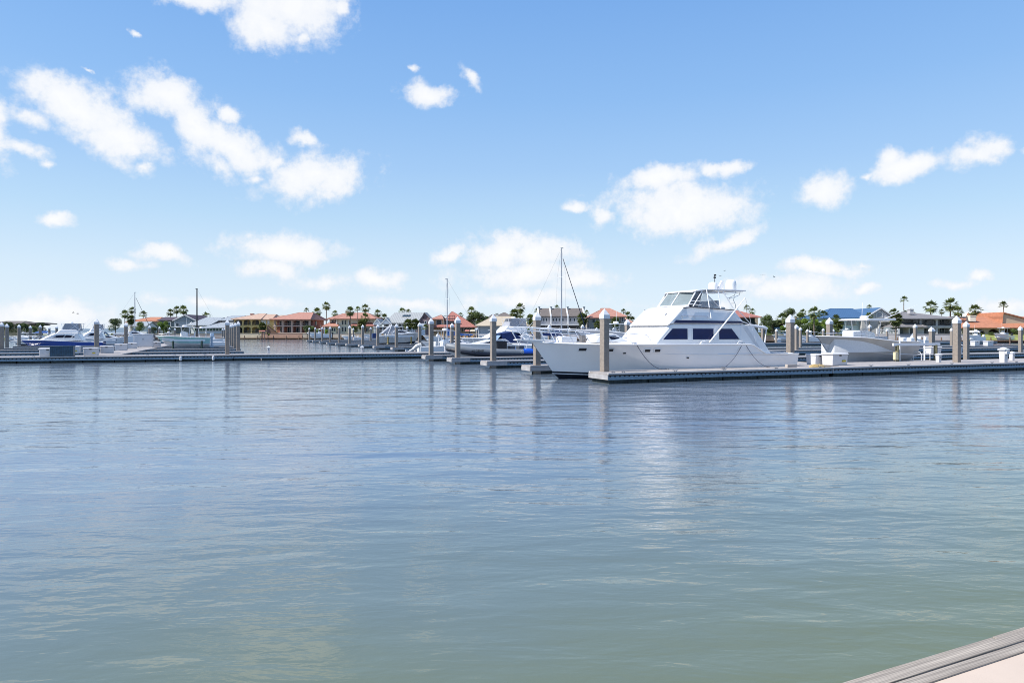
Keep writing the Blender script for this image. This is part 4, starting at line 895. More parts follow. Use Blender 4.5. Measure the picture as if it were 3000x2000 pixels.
m = MB(); m.tube([(-1.1, 0, -.42), (-1.45, 0, -.3)], .09, 8); m.slab([(-1.3, -.2, -.6), (-1.5, -.2, -.1), (-1.4, .2, -.1), (-1.2, .2, -.6)], (.03, 0, 0)); m.build('propeller', GEL2, oc)
t = sailboat('sailboat', 'sailboat with grey mast and bright blue sail cover before the red pyramid roof', 9, zof(818, 92), cover=BLUEC); put(t, atZ(1310, 92) - U*3.6)
L_ = Lfor(1345, 1525, 70)
t = cruiser('express_cruiser', 'white express cruiser with navy canvas enclosure behind the grey inflatable', L_*1.25, GEL, 'express', hb=1.35, hs=1.1, canvas=NAVY); put(t, atZ(1330, 70))
t = cruiser('sport_yacht', 'white flybridge yacht with crossed outriggers before the cream roofed house', 12.5, GEL2, 'fly', cat='yacht', hb=1.75, hs=1.2, zr=1.02); put(t, atZ(1350, 90))
# rigid inflatable
rib = thing('inflatable_boat', 'large grey rigid inflatable patrol boat with blue stern band and hull number', 'inflatable boat'); L_ = 8.0
TUBE = mat('grey_rubber_tube', (.16, .18, .20), .5, .08, 2); TUBD = mat('dark_rubber_band', (.012, .016, .028), .5)
def tpts(sg, dz=0, sc=1.0, a=0, b=1):
    pr = [(.0, 0, 1.35), (.25, .45, 1.28), (.9, .85, 1.12), (2.0, 1.12, .95), (4.0, 1.2, .82), (6.2, 1.2, .78), (8.0, 1.15, .78)]
    return [(x, sg*w_*sc, z + dz) for x, w_, z in pr if a <= x/8 <= b]
for sg in (-1, 1):
    m = MB(); m.tube(tpts(sg, 0, 1, 0, .8), .30, 12); m.build('tube', TUBE, rib, smooth=True)
    m = MB(); m.tube([(6.2, sg*1.2, .78), (8.0, sg*1.15, .78)], .302, 12); m.build('tube', mat('blue_rubber', (.01, .08, .45), .4), rib, smooth=True)
    m = MB(); m.tube([(x, sg*(abs(y_) + .13), z) for x, y_, z in tpts(1, -.2)], .21, 8); m.build('tube_band', TUBD, rib, smooth=True)
hh = Hull(7.6, 2.0, [(0, .9), (7.6, .6)], chine=((0, .4), (1, .1)), keel=-.4, rake=.16); hh.side().build('hull', GEL2, rib, smooth=True); hh.bottom().build('bottom', GEL2, rib, smooth=True); hh.deck().build('deck', NONSKID, rib)
m = MB(); m.box(4.2, 5.1, -.4, .4, .7, 1.75); m.build('console', BLK, rib, bevel=.05)
m = MB(); m.slab([(3.9, -.5, 1.6), (3.9, .5, 1.6), (4.5, .45, 2.25), (4.5, -.45, 2.25)], (.02, 0, 0)); m.build('windscreen', glassmat('pale_blue_screen', (.25, .35, .5), .1, .8), rib)
for y_ in (-.45, .45):
    m = MB(); m.frust(8.1, y_, 1.0, 1.75, .3, .22, .24, .18); m.box(7.9, 8.15, y_ - .1, y_ + .1, -.2, 1.0); m.build('outboard_engine', BLK, rib, bevel=.06)
m = MB()
for sg in (-1, 1): m.tube([(6.6, sg*.9, 1.0), (7.0, sg*.85, 2.2), (7.0, 0, 2.35)], .04)
m.build('roll_bar', GEL2, rib, smooth=True)
for x in (5.4, 6.2):
    m = MB(); m.box(x, x + .5, -.35, .35, .7, 1.35); m.build('seat', mat('dark_seat', (.05, .06, .08), .6), rib, bevel=.05)
def text(txt, size, m, parent, loc, rot, name='lettering'):
    c = bpy.data.curves.new(name, 'FONT'); c.body = txt; c.size = size; c.extrude = .004; c.align_x = 'CENTER'; c.materials.append(m)
    tmp = bpy.data.objects.new('tmp', c); COL.objects.link(tmp); bpy.context.view_layer.update()
    me = bpy.data.meshes.new_from_object(tmp.evaluated_get(bpy.context.evaluated_depsgraph_get())); bpy.data.objects.remove(tmp); me.materials.clear(); me.materials.append(m)
    o = bpy.data.objects.new(name, me); COL.objects.link(o); o.parent = parent; o.location = loc; o.rotation_euler = rot; return o
text('412849', .34, BLK, rib, (2.1, -1.43, .86), (R(90), 0, R(-4)), 'hull_number')
m = MB(); m.tube([(6.05 + .14*math.cos(a), -1.505, .86 + .14*math.sin(a)) for a in [k*math.pi/8 for k in range(17)]], .012, 5); m.tube([(5.99, -1.505, .80), (6.11, -1.505, .92)], .012, 5); m.build('round_emblem', GEL, rib)
put(rib, atZ(1313, 56.6))
# grey hulled boat behind the bow of the yacht
L_ = Lfor(1690, 1905, 66); t = center_console('center_console', 'pale grey hulled boat raised behind the foredeck of the white yacht', L_, mat('pale_grey_hull', (.60, .61, .64), .3, .04, 1, coat=.3), 1, hb=1.75, hs=1.35, topz=2.35, em=BLK); put(t, atZ(1690, 66), lift=.95)
lift_frame('boat lift under the pale grey hulled boat behind the yacht foredeck', atZ(1690, 66), L_, 3.2, .8, xa=.35, xb=.8, top=.2)
t = sailboat('sailboat', 'sailboat with the tallest mast, navy sail bag and dark furled jib behind the yacht bow', 10.5, zof(727, 88), cover=NAVY, jib=mat('dark_blue_sail', (.01, .02, .06), .8), mast_r=.1); put(t, atZ(1645, 88) + U*10.5*.4, False)
L_ = Lfor(1592, 1680, 84); t = center_console('runabout', 'open boat under blue covers seen through the yacht bow rail', L_, GEL2, 1, ttop=False, em=BLK); put(t, atZ(1592, 84))
symc([(L_*.35, .9, .9, .2), (L_*.5, 1.55, .5, .1), (L_*.95, 1.3, .6, 0), (L_*.98, .8, 1.0, 0)]).build('boat_cover', BLUEC, t, bevel=.1)
# centre console on the right hand lift
L_ = Lfor(2392, 2668, 46.5)
WHG = mat('oyster_grey_hull', (.43, .415, .395), .25, .04, 1, coat=.4)
t = center_console('center_console', 'large oyster grey centre console with white T top on a lift at the right', L_, WHG, 2, hb=1.55, hs=1.12, topz=2.62, thick=.13, em=GEL, ch=1.95, tw=1.15, chine=((0, 1.0), (.3, .55), (.6, .3), (1, .16)), keel=-.5); put(t, atZ(2392, 46.5), lift=.72, rz=R(3))
for sg in (-1, 1):
    m = MB(); m.tube([(L_*.6, sg*.8, 2.65), (L_*.95, sg*1.3, 3.75)], .028, 6, .01); m.build('outrigger', ALU, t, smooth=True)
m = MB(); m.box(L_*.33, L_*.43, -.45, .45, .42, 1.92); m.build('front_seat', GEL, t, bevel=.12)
m = MB(); m.slab([(1.0, -.62, 1.36), (1.35, -.80, 1.33), (1.35, -.80, 1.37), (1.0, -.62, 1.40)], (0, -.03, 0))
lf = lift_frame('large boat lift with mossy timber posts and yellow control box at the right', atZ(2392, 46.5), L_, 3.3, .35, xa=.62, xb=1.04, top=1.25)
MB().box(L_*.62 - .42, L_*.62 - .12, -1.85, -1.65, .62, 1.15).build('control_box', mat('cream_box', (.62, .55, .36), .6), lf, bevel=.02)
for x in (L_*.66, L_*.93):
    m = MB(); m.tube([(x, -1.55, .3), (x, -1.55, 2.25)], .05, 8); m.build('guide_post', GEL, lf, smooth=True)
m = MB(); m.box(L_*.38, L_*.9, -1.2, -1.0, .18, .34); m.build('bunk_beam', mat('bunk_grey', (.35, .36, .38), .5), lf)
# more distant boats
t = cruiser('cabin_boat', 'white cabin boat with green windows moored behind the bow of the blue hulled yacht', 8.5, GEL, 'express', hb=.95, hs=.8); put(t, atZ(30, 125))
for i, (px, Z, m_) in enumerate(((8, 185, GEL2), (28, 178, GEL), (60, 180, GEL), (92, 182, GEL2), (128, 190, GEL))):
    t = center_console('runabout', ['boat with dark windscreen at the left edge', 'long low white boat before the brown roofed house', 'boat under a bright blue canopy at the far left', 'low white boat right of the blue canopied boat', 'white boat moored below the round bush at the far left'][i], 9, m_, 1, topz=2.2, group='distant moored boats'); put(t, atZ(px, Z))
    if i == 2: symc([(3, 2.25, 1.1, .3), (4.4, 2.75, .8, .2), (5.6, 2.75, .8, 0), (6.8, 2.2, 1.1, 0)]).build('canopy', BLUEC, t, bevel=.2)
DIST = [('center_console', 'white boat on a lift left of the first middle row piles, by the brick house', 898, 195, 7, 2.2, 1.0), ('cabin_boat', 'white hard topped boat behind the middle piles, below the cream house', 1060, 172, 8, 2.3, .6),
 ('cabin_boat', 'white pilothouse boat before the cream roofed house', 1400, 168, 7.5, 2.6, .4), ('center_console', 'grey covered boat on a low lift behind the yacht stern', 2262, 152, 8, 2.2, .5),
 ('center_console', 'white boat left of the tall palm trunk at the right', 2342, 148, 6, 2.2, .3), ('pontoon_boat', 'boat with flat white canopy before the blue roofed house', 2438, 118, 6.5, 2.7, .2),
 ('center_console', 'small white boat on a lift by the lawn before the orange roofed house', 2912, 160, 6.2, 2.6, .8), ('center_console', 'small boat below the canopy left of the lawn', 2836, 152, 5, 2.3, .5),
 ('runabout', 'white open boat moored by the seawall below the salmon roofed house', 1000, 205, 7, 0, 0), ('runabout', 'low open boat with outboard right of the cream boats in the middle', 1240, 150, 6.5, 0, .3),
 ('center_console', 'white boat with windscreen seen behind the rib boat, before the townhouses', 1540, 130, 8, 2.6, .4), ('center_console', 'white boat moored before the tan red roofed house', 1720, 120, 7.5, 2.5, .2),
 ('runabout', 'small pale boat before the balustrade terrace', 2640, 120, 6, 0, .2)]
for nm, lb, px, Z, L_, tz, lf_ in DIST:
    t = center_console(nm, lb, L_, GEL if 'grey' not in lb else GREYH, 1, ttop=tz > 0, topz=tz or 2, em=BLK if 'lift' in lb else GEL); put(t, atZ(px, Z), lift=lf_)
# ---------------------------------------------------------------- houses (front elevations laid out at their own distance and real size)
def roofm(n, c, kind='tile'): return mat(n, c, .8, .14, 1.2, kind=kind)
R_SAL = roofm('salmon_roof_tile', (.40, .195, .14)); R_RED = roofm('red_roof_tile', (.34, .135, .105)); R_TAN = roofm('tan_roof_tile', (.46, .31, .225)); R_ORG = roofm('terracotta_roof_tile', (.42, .175, .095))
R_GRY = roofm('grey_roof_tile', (0.194, 0.184, 0.184)); R_CRM = roofm('cream_roof', (0.446, 0.374, 0.274)); R_BRN = roofm('brown_shingle', (0.144, 0.122, 0.108)); R_PUR = roofm('plum_roof', (0.061, 0.043, 0.061))
R_MET = mat('pale_metal_roof', (.33, .34, .33), .6, .05, 1, kind='seam', metal=.0); R_BLU = mat('blue_metal_roof', (.05, .115, .22), .55, .06, 1, kind='seam'); R_GM = mat('grey_metal_roof', (.31, .335, .35), .5, .06, 1, kind='seam')
def wallm(n, c): return mat(n, c, .9, .08, .8, bump=.1)
W_YEL = wallm('yellow_stucco', (.70, .51, .22)); W_BRK = mat('red_brick', (.30, .125, .095), .9, .2, 3, kind='brick'); W_PNK = wallm('pinkish_stucco', (.54, .41, .34)); W_CRM = wallm('cream_stucco', (.74, .68, .56))
W_WHT = wallm('white_siding', (0.676, 0.697, 0.717)); W_MAU = mat('mauve_brick', (.23, .165, .165), .9, .15, 3, kind='brick'); W_OCH = wallm('ochre_stucco', (.62, .44, .26)); W_BLU = wallm('pale_blue_stucco', (.50, .60, .64))
W_GRY = wallm('grey_lilac_siding', (0.389, 0.379, 0.410)); W_TAN = wallm('tan_stucco', (0.389, 0.359, 0.298)); W_STN = wallm('pale_grey_stucco', (0.451, 0.440, 0.440)); W_SAND = wallm('sand_stucco', (0.471, 0.389, 0.277)); W_DK = wallm('shaded_recess_wall', (.16, .145, .14)); W_SLT = wallm('slate_siding', (0.205, 0.246, 0.277))  # W_DK: shade under balconies and porches put into the wall colour
TRIM = mat('white_trim', (.60, .60, .59), .5, .04, 2); RAILM = mat('dark_railing', (.07, .06, .06), .6); BRWN = mat('brown_boardwalk', (.17, .105, .07), .85, .25, 2, stretch=(1, 6, 6))
class House:
    def __init__(s, name, label, px0, px1, Z, base=2.0, rz=0, cat='house'):
        s.Z = Z; s.k = Z/F; s.pc = (px0+px1)/2; s.base = base; s.px0, s.px1 = px0, px1
        s.t = thing(name, label, cat, atZ(s.pc, Z, base), rz)
    def x(s, px): return (px - s.pc)*s.k
    def z(s, py): return zof(py, s.Z) - s.base
    def wall(s, p0, p1, top, y0, d, m, bot=None, name='wall'):
        zb = -.6 if bot is None else s.z(bot)
        return MB().box(s.x(p0), s.x(p1), y0, y0 + d, zb, s.z(top)).build(name, m, s.t)
    def hip(s, p0, p1, ev, rg, y0, d, r0, r1, m, th=.22, name='roof', yr=None):
        x0, x1, z0, z1 = s.x(p0), s.x(p1), s.z(ev), s.z(rg); ym = y0 + d/2 if yr is None else yr
        a, b = s.x(r0), s.x(r1); y1 = y0 + d
        v = [(x0,y0,z0),(x1,y0,z0),(x1,y1,z0),(x0,y1,z0),(a,ym,z1),(b,ym,z1)]
        v += [(x0,y0,z0-th),(x1,y0,z0-th),(x1,y1,z0-th),(x0,y1,z0-th)]
        mb = MB(); mb.add(v, [(0,1,5,4),(1,2,5),(2,3,4,5),(3,0,4),(0,6,7,1),(1,7,8,2),(2,8,9,3),(3,9,6,0),(6,9,8,7)])
        o = mb.build(name, m, s.t)
        c = MB()
        for q in ((0,4),(1,5),(2,5),(3,4),(4,5)): c.tube([v[q[0]], v[q[1]]], .09, 4)
        c.build('ridge_cap', m, o)
        return o
    def gable(s, p0, p1, ev, rg, y0, d, m, wm, th=.25, over=0, apex=None, trim=True):   # gable end facing the water
        x0, x1, z0, z1 = s.x(p0), s.x(p1), s.z(ev), s.z(rg); xa = (x0+x1)/2 if apex is None else s.x(apex); y1 = y0 + d
        mb = MB(); mb.slab([(x0,y0,z0),(xa,y0,z1),(xa,y1,z1),(x0,y1,z0)], (0,0,th)); mb.slab([(xa,y0,z1),(x1,y0,z0),(x1,y1,z0),(xa,y1,z1)], (0,0,th)); o = mb.build('roof', m, s.t)
        MB().prism([(x0 + (xa-x0)*.04, z0), (xa, z1 - .05), (x1 - (x1-xa)*.04, z0)], y0 + .4, y0 + .7).build('gable_wall', wm, s.t)
        if trim:
            c = MB(); c.slab([(x0,y0-.03,z0-.1),(xa,y0-.03,z1-.1),(xa,y0-.03,z1+th),(x0,y0-.03,z0+th)], (0,-.05,0)); c.slab([(xa,y0-.03,z1-.1),(x1,y0-.03,z0-.1),(x1,y0-.03,z0+th),(xa,y0-.03,z1+th)], (0,-.05,0)); c.build('barge_board', TRIM, o)
        return o
    def saddle(s, p0, p1, ev, rg, y0, d, m, wm, th=.2, r0=None, r1=None, gab=True):       # ridge parallel to the water
        x0, x1, z0, z1 = s.x(p0), s.x(p1), s.z(ev), s.z(rg); ym = y0 + d/2; y1 = y0 + d; a = x0 if r0 is None else s.x(r0); b = x1 if r1 is None else s.x(r1)
        mb = MB(); mb.slab([(x0,y0,z0),(x1,y0,z0),(b,ym,z1),(a,ym,z1)], (0,0,th)); mb.slab([(a,ym,z1),(b,ym,z1),(x1,y1,z0),(x0,y1,z0)], (0,0,th)); o = mb.build('roof', m, s.t)
        if gab:
            for xx, sg in ((x0, 1), (x1, -1)):
                xx += sg*.3; MB().slab([(xx, y0 + .3, z0), (xx, ym, z1 - .1), (xx, y1 - .3, z0)], (sg*.25, 0, 0)).build('gable_wall', wm, s.t)
        return o
    def win(s, p0, p1, t0, t1, y, arch=False, fm=None, pm=None, bars=0):
        x0, x1, za, zb = s.x(p0), s.x(p1), s.z(t1), s.z(t0); fw = .1; fm = fm or TRIM
        mb = MB(); mb.box(x0-fw, x0, y-.09, y+.02, za-fw, zb+fw); mb.box(x1, x1+fw, y-.09, y+.02, za-fw, zb+fw); mb.box(x0, x1, y-.09, y+.02, za-fw, za)
        if not arch: mb.box(x0, x1, y-.09, y+.02, zb, zb+fw)
        for i in range(bars): xx = x0 + (x1-x0)*(i+1)/(bars+1); mb.box(xx-.05, xx+.05, y-.08, y+.0, za, zb)
        f = mb.build('window', fm, s.t)
        p = MB()
        if arch:
            r = (x1-x0)/2; pts = [(x0, za), (x1, za)] + [((x0+x1)/2 + r*math.cos(a), zb - r + r*math.sin(a)) for a in [math.pi*k/8 for k in range(9)]]
            p.prism(pts, y-.04, y-.015)
            tr = MB(); ap = [((x0+x1)/2 + (r+.06)*math.cos(a), y-.05, zb - r + (r+.06)*math.sin(a)) for a in [math.pi*k/8 for k in range(9)]]; tr.tube(ap, .11, 4); tr.build('arch_trim', fm, f)
        else: p.box(x0, x1, y-.04, y-.015, za, zb)
        p.build('pane', pm or PANE, f); return f
    def wins(s, lst, y, **k):
        for a in lst: s.win(*a, y, **k)
    def arcade(s, p0, p1, top, bot, n, y, m, d=.5, col=.16, rise=.5, spring=None, rail=None, name='arcade'):
        x0, x1, z1, z0 = s.x(p0), s.x(p1), s.z(top), s.z(bot); w = (x1-x0)/n; r = w*(1-col)/2; H_ = z1 - z0; lint = H_*.10
        zs_ = z1 - lint - r*rise; mb = MB()
        for i in range(n + 1):
            xc = x0 + i*w; a = max(x0, xc - w*col/2); b = min(x1, xc + w*col/2); mb.box(a, b, y, y+d, z0, z1)
        for i in range(n):
            xc = x0 + (i+.5)*w
            for k in range(8):
                a0 = math.pi - math.pi*k/8; a1 = math.pi - math.pi*(k+1)/8
                mb.prism([(xc + r*math.cos(a0), zs_ + r*rise*math.sin(a0)), (xc + r*math.cos(a1), zs_ + r*rise*math.sin(a1)), (xc + r*math.cos(a1), z1 - .002), (xc + r*math.cos(a0), z1 - .002)], y + .004, y + d - .004)
        mb.build(name, m, s.t)
        if rail:
            q = MB(); q.box(x0, x1, y+.1, y+.16, z0 + .95, z0 + 1.02); x = x0
            while x < x1: q.box(x, x+.04, y+.11, y+.15, z0, z0+.95); x += .22
            q.build('railing', rail, s.t)
    def chimney(s, p0, p1, t0, t1, y, m, d=1.0):
        c = MB().box(s.x(p0), s.x(p1), y, y+d, s.z(t1), s.z(t0)).build('chimney', m, s.t)
        MB().box(s.x(p0)-.12, s.x(p1)+.12, y-.12, y+d+.12, s.z(t0)+.002, s.z(t0)+.22).build('chimney_cap', m, c)
    def slabp(s, p0, p1, t0, t1, y0, y1, m, name): return MB().box(s.x(p0), s.x(p1), y0, y1, s.z(t1), s.z(t0)).build(name, m, s.t)

# far left, brown roof
h = House('lakeside_house', 'house with low brown roof at the left edge behind the piles', -40, 70, 240, 1.1)
h.wall(-40, 58, 951, 0, 12, W_SAND); h.hip(-52, 66, 950.5, 940, -1.5, 16, -20, 38, R_BRN); h.hip(50, 79, 946.5, 943.5, 4, 12, 60, 68, R_BRN, name='roof')
h.wins([(30, 38, 955, 962), (44, 52, 955, 962), (5, 16, 955, 964)], 0)
# orange roof
h = House('waterfront_house', 'small beige house with orange hip roof behind the left palms', 392, 470, 250)
h.wall(396, 466, 940, 0, 14, W_TAN); h.hip(386, 470, 940, 928, -1.2, 16.4, 412, 446, R_ORG); h.hip(380, 436, 944, 937, -3, 8, 396, 420, R_ORG); h.wall(386, 430, 944, -2.4, 3, W_CRM); h.wins([(392, 397, 948, 953), (440, 450, 945, 951), (412, 420, 949, 956)], -.02)
h.saddle(418, 468, 957, 944, -9, 8, R_GM, W_WHT); h.wall(420, 466, 957, -8.5, 7, W_WHT)
# plum roof
h = House('waterfront_house', 'slate blue house with plum roof and white gable trims at the left', 465, 582, 238)
h.wall(468, 576, 939, 0, 13, W_SLT); h.saddle(463, 530, 939.5, 929, -1, 12, R_PUR, W_SLT); h.gable(518, 586, 940, 923.5, -3, 15, R_PUR, W_SLT, apex=553)
h.wall(520, 584, 940, -2.4, 3, W_SLT); h.wins([(500, 510, 944, 955), (526, 534, 946, 956), (546, 556, 932, 937)], -2.42); h.wins([(480, 488, 946, 954)], -.02)
h.slabp(500, 560, 957, 958.5, -5, -2.4, TRIM, 'balcony')
# grey metal sprawling
h = House('waterfront_house', 'white house with sprawling pale grey roofs and green windows', 552, 700, 234)
h.wall(560, 612, 953, 0, 12, W_WHT); h.saddle(552, 622, 954, 930, -2, 14, R_GM, W_WHT, r0=586, r1=640); h.wall(612, 694, 959, -3, 14, W_WHT); h.hip(606, 690, 959.5, 945, -4.5, 12, 640, 680, R_GM)
h.saddle(634, 697, 939, 924, 2, 13, R_GM, W_GRY, r0=650, r1=690); h.wall(640, 694, 939, 3, 11, W_GRY)
GP_ = glassmat('green_pane', (.04, .12, .09))
for i in range(5): h.win(571 + i*8, 577 + i*8, 960, 969, -.02, pm=GP_)
for i in range(5): h.win(618 + i*9, 624 + i*9, 960.5, 969, -3.02, pm=GP_)
# yellow arcades
h = House('waterfront_house', 'yellow two storey house with arched galleries and tan tile roof', 684, 822, 236)
h.wall(690, 800, 935, 3, 11, W_YEL); h.wall(762, 818, 936, .3, 3, W_YEL)
h.arcade(687, 762, 935, 952.2, 3, -.2, W_YEL, rail=RAILM, rise=.55); h.arcade(687, 762, 955.2, 976, 3, -.2, W_YEL, rail=RAILM, rise=.45, name='arcade')
h.slabp(686, 763, 952.3, 955.1, -.35, 2, W_YEL, 'floor_band')
h.hip(681, 770, 934.5, 917.5, -1.5, 18, 735, 758, R_TAN); h.hip(752, 800, 935, 919.5, -.8, 15, 762, 790, R_TAN); h.hip(785, 832, 936, 922, 1, 14, 800, 816, R_TAN); h.chimney(714, 722, 919, 926, 6, W_BRK)
h.wins([(704, 714, 938.5, 950.5), (722, 732, 938.5, 950.5), (741, 756, 938.5, 950.5), (706, 714, 960, 973), (722, 730, 960, 973), (740, 756, 962, 975)], 2.98, pm=glassmat('curtained_pane', (.22, .2, .17), .3))
h.win(763.5, 778, 938, 951, .28, pm=GEL2); h.win(783, 788, 938, 950, .28, pm=GEL2); h.win(768, 776, 960, 974, .28)
# red brick with veranda
h = House('waterfront_house', 'red brick house with salmon hip roof and two storey pillared veranda', 799, 910, 233)
h.wall(802, 908, 937, 3.2, 14, W_BRK); 
for px in (803, 826.5, 853, 879, 905): h.slabp(px, px + 5, 938, 976, -.3, .5, W_PNK, 'pillar')
h.arcade(803, 910, 937.5, 953.4, 4, 0, W_PNK, col=.2, rise=.3, rail=mat('grey_balustrade', (.28, .25, .24)), d=.45); h.slabp(801, 911, 953.5, 956.5, -.35, 3.2, W_PNK, 'balcony_floor'); h.slabp(801, 911, 974, 978, -1.5, 3.2, W_PNK, 'terrace')
h.wins([(811, 821, 940, 951), (834, 845, 940, 951), (860, 870, 940, 951), (886, 896, 940, 951), (812, 822, 959, 973), (834, 846, 959, 973), (860, 871, 959, 973), (887, 900, 959, 973)], 3.18, bars=1)
h.hip(795, 915, 935, 913.5, -2, 22, 852, 896, R_SAL)
h.slabp(908.6, 909.2, 940, 952, 6, 7.6, PANE, 'side_window')
st = MB()
for i in range(10): st.box(h.x(795) + i*.35, h.x(795) + i*.35 + .4, -4.2, -3, -.2, 2.6 - i*.27)
st.tube([(h.x(795), -4.2, 3.6), (h.x(795) + 3.6, -4.2, .9)], .07); st.build('outdoor_stair', BRWN, h.t)
# cream, salmon roofs
h = House('waterfront_house', 'cream house with salmon tile roofs and tall narrow windows', 952, 1100, 240)
h.wall(962, 1094, 933, 1.5, 14, W_CRM); h.wall(984, 1048, 932.5, 0, 3, W_CRM); h.hip(957, 1006, 933.5, 917, -.3, 15, 990, 1003, R_SAL); h.hip(980, 1102, 933, 914.5, -1.5, 20, 1012, 1062, R_SAL)
h.chimney(1002, 1011, 911, 921, 5, W_PNK, 1.5)
h.wall(954, 988, 956, -1.5, 4, W_CRM); h.hip(948, 996, 955.5, 945, -2.4, 7, 962, 990, R_SAL); h.hip(1028, 1100, 954, 945.5, -2.2, 5, 1036, 1090, R_RED); h.wall(1030, 1096, 954, -1.2, 3.4, W_CRM)
for px in (985.5, 1020.5): h.slabp(px, px + 3, 934, 976, -.5, .2, TRIM, 'column')
h.wins([(1002, 1006, 939, 950.5), (1010, 1014, 939, 950.5), (1022, 1026, 939, 950.5), (1002, 1006, 958, 970.5), (1010, 1014, 958, 970.5), (1022, 1026, 958, 970.5)], -.02)
h.wins([(969, 974, 938, 943.5), (978, 983, 938, 943.5), (1043, 1047, 938, 943)], 1.48); h.wins([(959, 963, 960, 970), (975, 979, 961, 970), (982, 986, 961, 970), (1070, 1080, 960, 972), (1084, 1092, 960, 972)], -1.52)
# white metal roof
h = House('waterfront_house', 'house with steep pale metal roof, three skylights and mauve brick gable', 1100, 1265, 225)
h.wall(1126, 1245, 947, .6, 15, W_WHT); h.saddle(1125, 1223, 947, 915.5, -1, 15, R_MET, W_MAU, r0=1147, r1=1237, gab=False)
x0, x1 = h.x(1221.5), h.x(1223)
MB().slab([(h.x(1220), -.8, h.z(946.5)), (h.x(1235), 6.5, h.z(916.5)), (h.x(1222), 14, h.z(946.5)), (h.x(1222), 14, -.5), (h.x(1220), -.8, -.5)], (.4, 0, 0)).build('gable_wall', W_MAU, h.t)
h.wall(1222, 1258, 934, 3, 10, W_MAU); h.gable(1222, 1256, 934, 915, 5, 8, R_MET, W_MAU, apex=1238, trim=False)
h.gable(1098, 1122, 951.5, 935.5, -3, 9, R_MET, W_WHT); h.gable(1122, 1150, 949, 933, -3, 6, R_MET, W_WHT)
zr = h.z(947); sl = (h.z(915.5) - zr) / 7.5
for i in range(3):
    a = h.x(1173 + i*8); y0_ = 3.2; m = MB(); m.slab([(a, y0_, zr + sl*(y0_+1) + .28), (a + .75, y0_, zr + sl*(y0_+1) + .28), (a + 1.1, y0_ + 1.3, zr + sl*(y0_+2.3) + .28), (a + .35, y0_ + 1.3, zr + sl*(y0_+2.3) + .28)], (0, 0, .06)); m.build('skylight', PANE, h.t)
h.wins([(1129, 1135, 951, 955), (1142, 1148, 951, 955), (1154, 1158, 951, 955), (1168, 1174, 950, 955.5), (1178, 1183, 950, 955)], .58); h.win(1241.5, 1245.5, 940, 947, 2.98)
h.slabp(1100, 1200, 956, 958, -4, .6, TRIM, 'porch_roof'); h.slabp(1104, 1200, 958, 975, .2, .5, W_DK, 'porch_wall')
for i in range(9): h.slabp(1104 + i*11.5, 1106 + i*11.5, 958, 976, -3.8, -3.4, TRIM, 'porch_post')
# red pyramid roof
h = House('waterfront_house', 'ochre house under a big red pyramid roof with roof terrace', 1262, 1394, 232)
h.wall(1270, 1384, 957, 1, 14, W_OCH); h.wall(1268, 1300, 934, 0, 9, W_OCH); h.wall(1298, 1334, 940, 2.5, 8, W_OCH)
h.hip(1264, 1300, 934, 922, -1, 11, 1286, 1290, R_SAL); h.hip(1282, 1396, 958, 911, 1.0, 20, 1316, 1321, R_RED, yr=9)
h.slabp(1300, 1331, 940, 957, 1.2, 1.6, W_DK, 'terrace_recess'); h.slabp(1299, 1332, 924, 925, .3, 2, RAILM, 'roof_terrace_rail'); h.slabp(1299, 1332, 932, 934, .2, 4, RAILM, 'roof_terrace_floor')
for px in (1300, 1308, 1316, 1324, 1331): h.slabp(px, px+.9, 925, 957, .3, .5, RAILM, 'terrace_post')
h.hip(1262, 1395, 957.5, 951, -3, 5, 1290, 1370, R_RED); h.wins([(1279, 1293, 937, 951)], -.02); h.wins([(1276, 1282, 961, 968), (1286, 1291, 961, 968), (1308, 1314, 939, 953)], .9)
for i in range(6): h.win(1336 + i*8, 1341 + i*8, 961, 970, .98)
# cream roof
h = House('waterfront_house', 'pale blue grey house under a wide cream hip roof', 1394, 1565, 215)
h.wall(1400, 1556, 954, 1, 16, mat('pale_garage_wall', (.45, .50, .55), .8, .05, 1)); h.hip(1391, 1562, 953.5, 925, -1, 20, 1440, 1500, R_CRM); h.slabp(1398, 1403, 954, 980, .6, 1.0, TRIM, 'corner_trim'); h.slabp(1434, 1438, 954, 980, .6, 1.0, TRIM, 'corner_trim')
h = House('distant_house', 'brownish grey hip roof rising behind the cream roofed house', 1425, 1510, 262); h.wall(1432, 1500, 934, 0, 14, W_SAND); h.hip(1425, 1460, 932, 920, -1, 14, 1440, 1452, R_BRN); h.hip(1440, 1508, 931, 914, 1, 16, 1474, 1480, R_BRN); h.chimney(1452, 1460, 919, 930, -.8, TRIM)
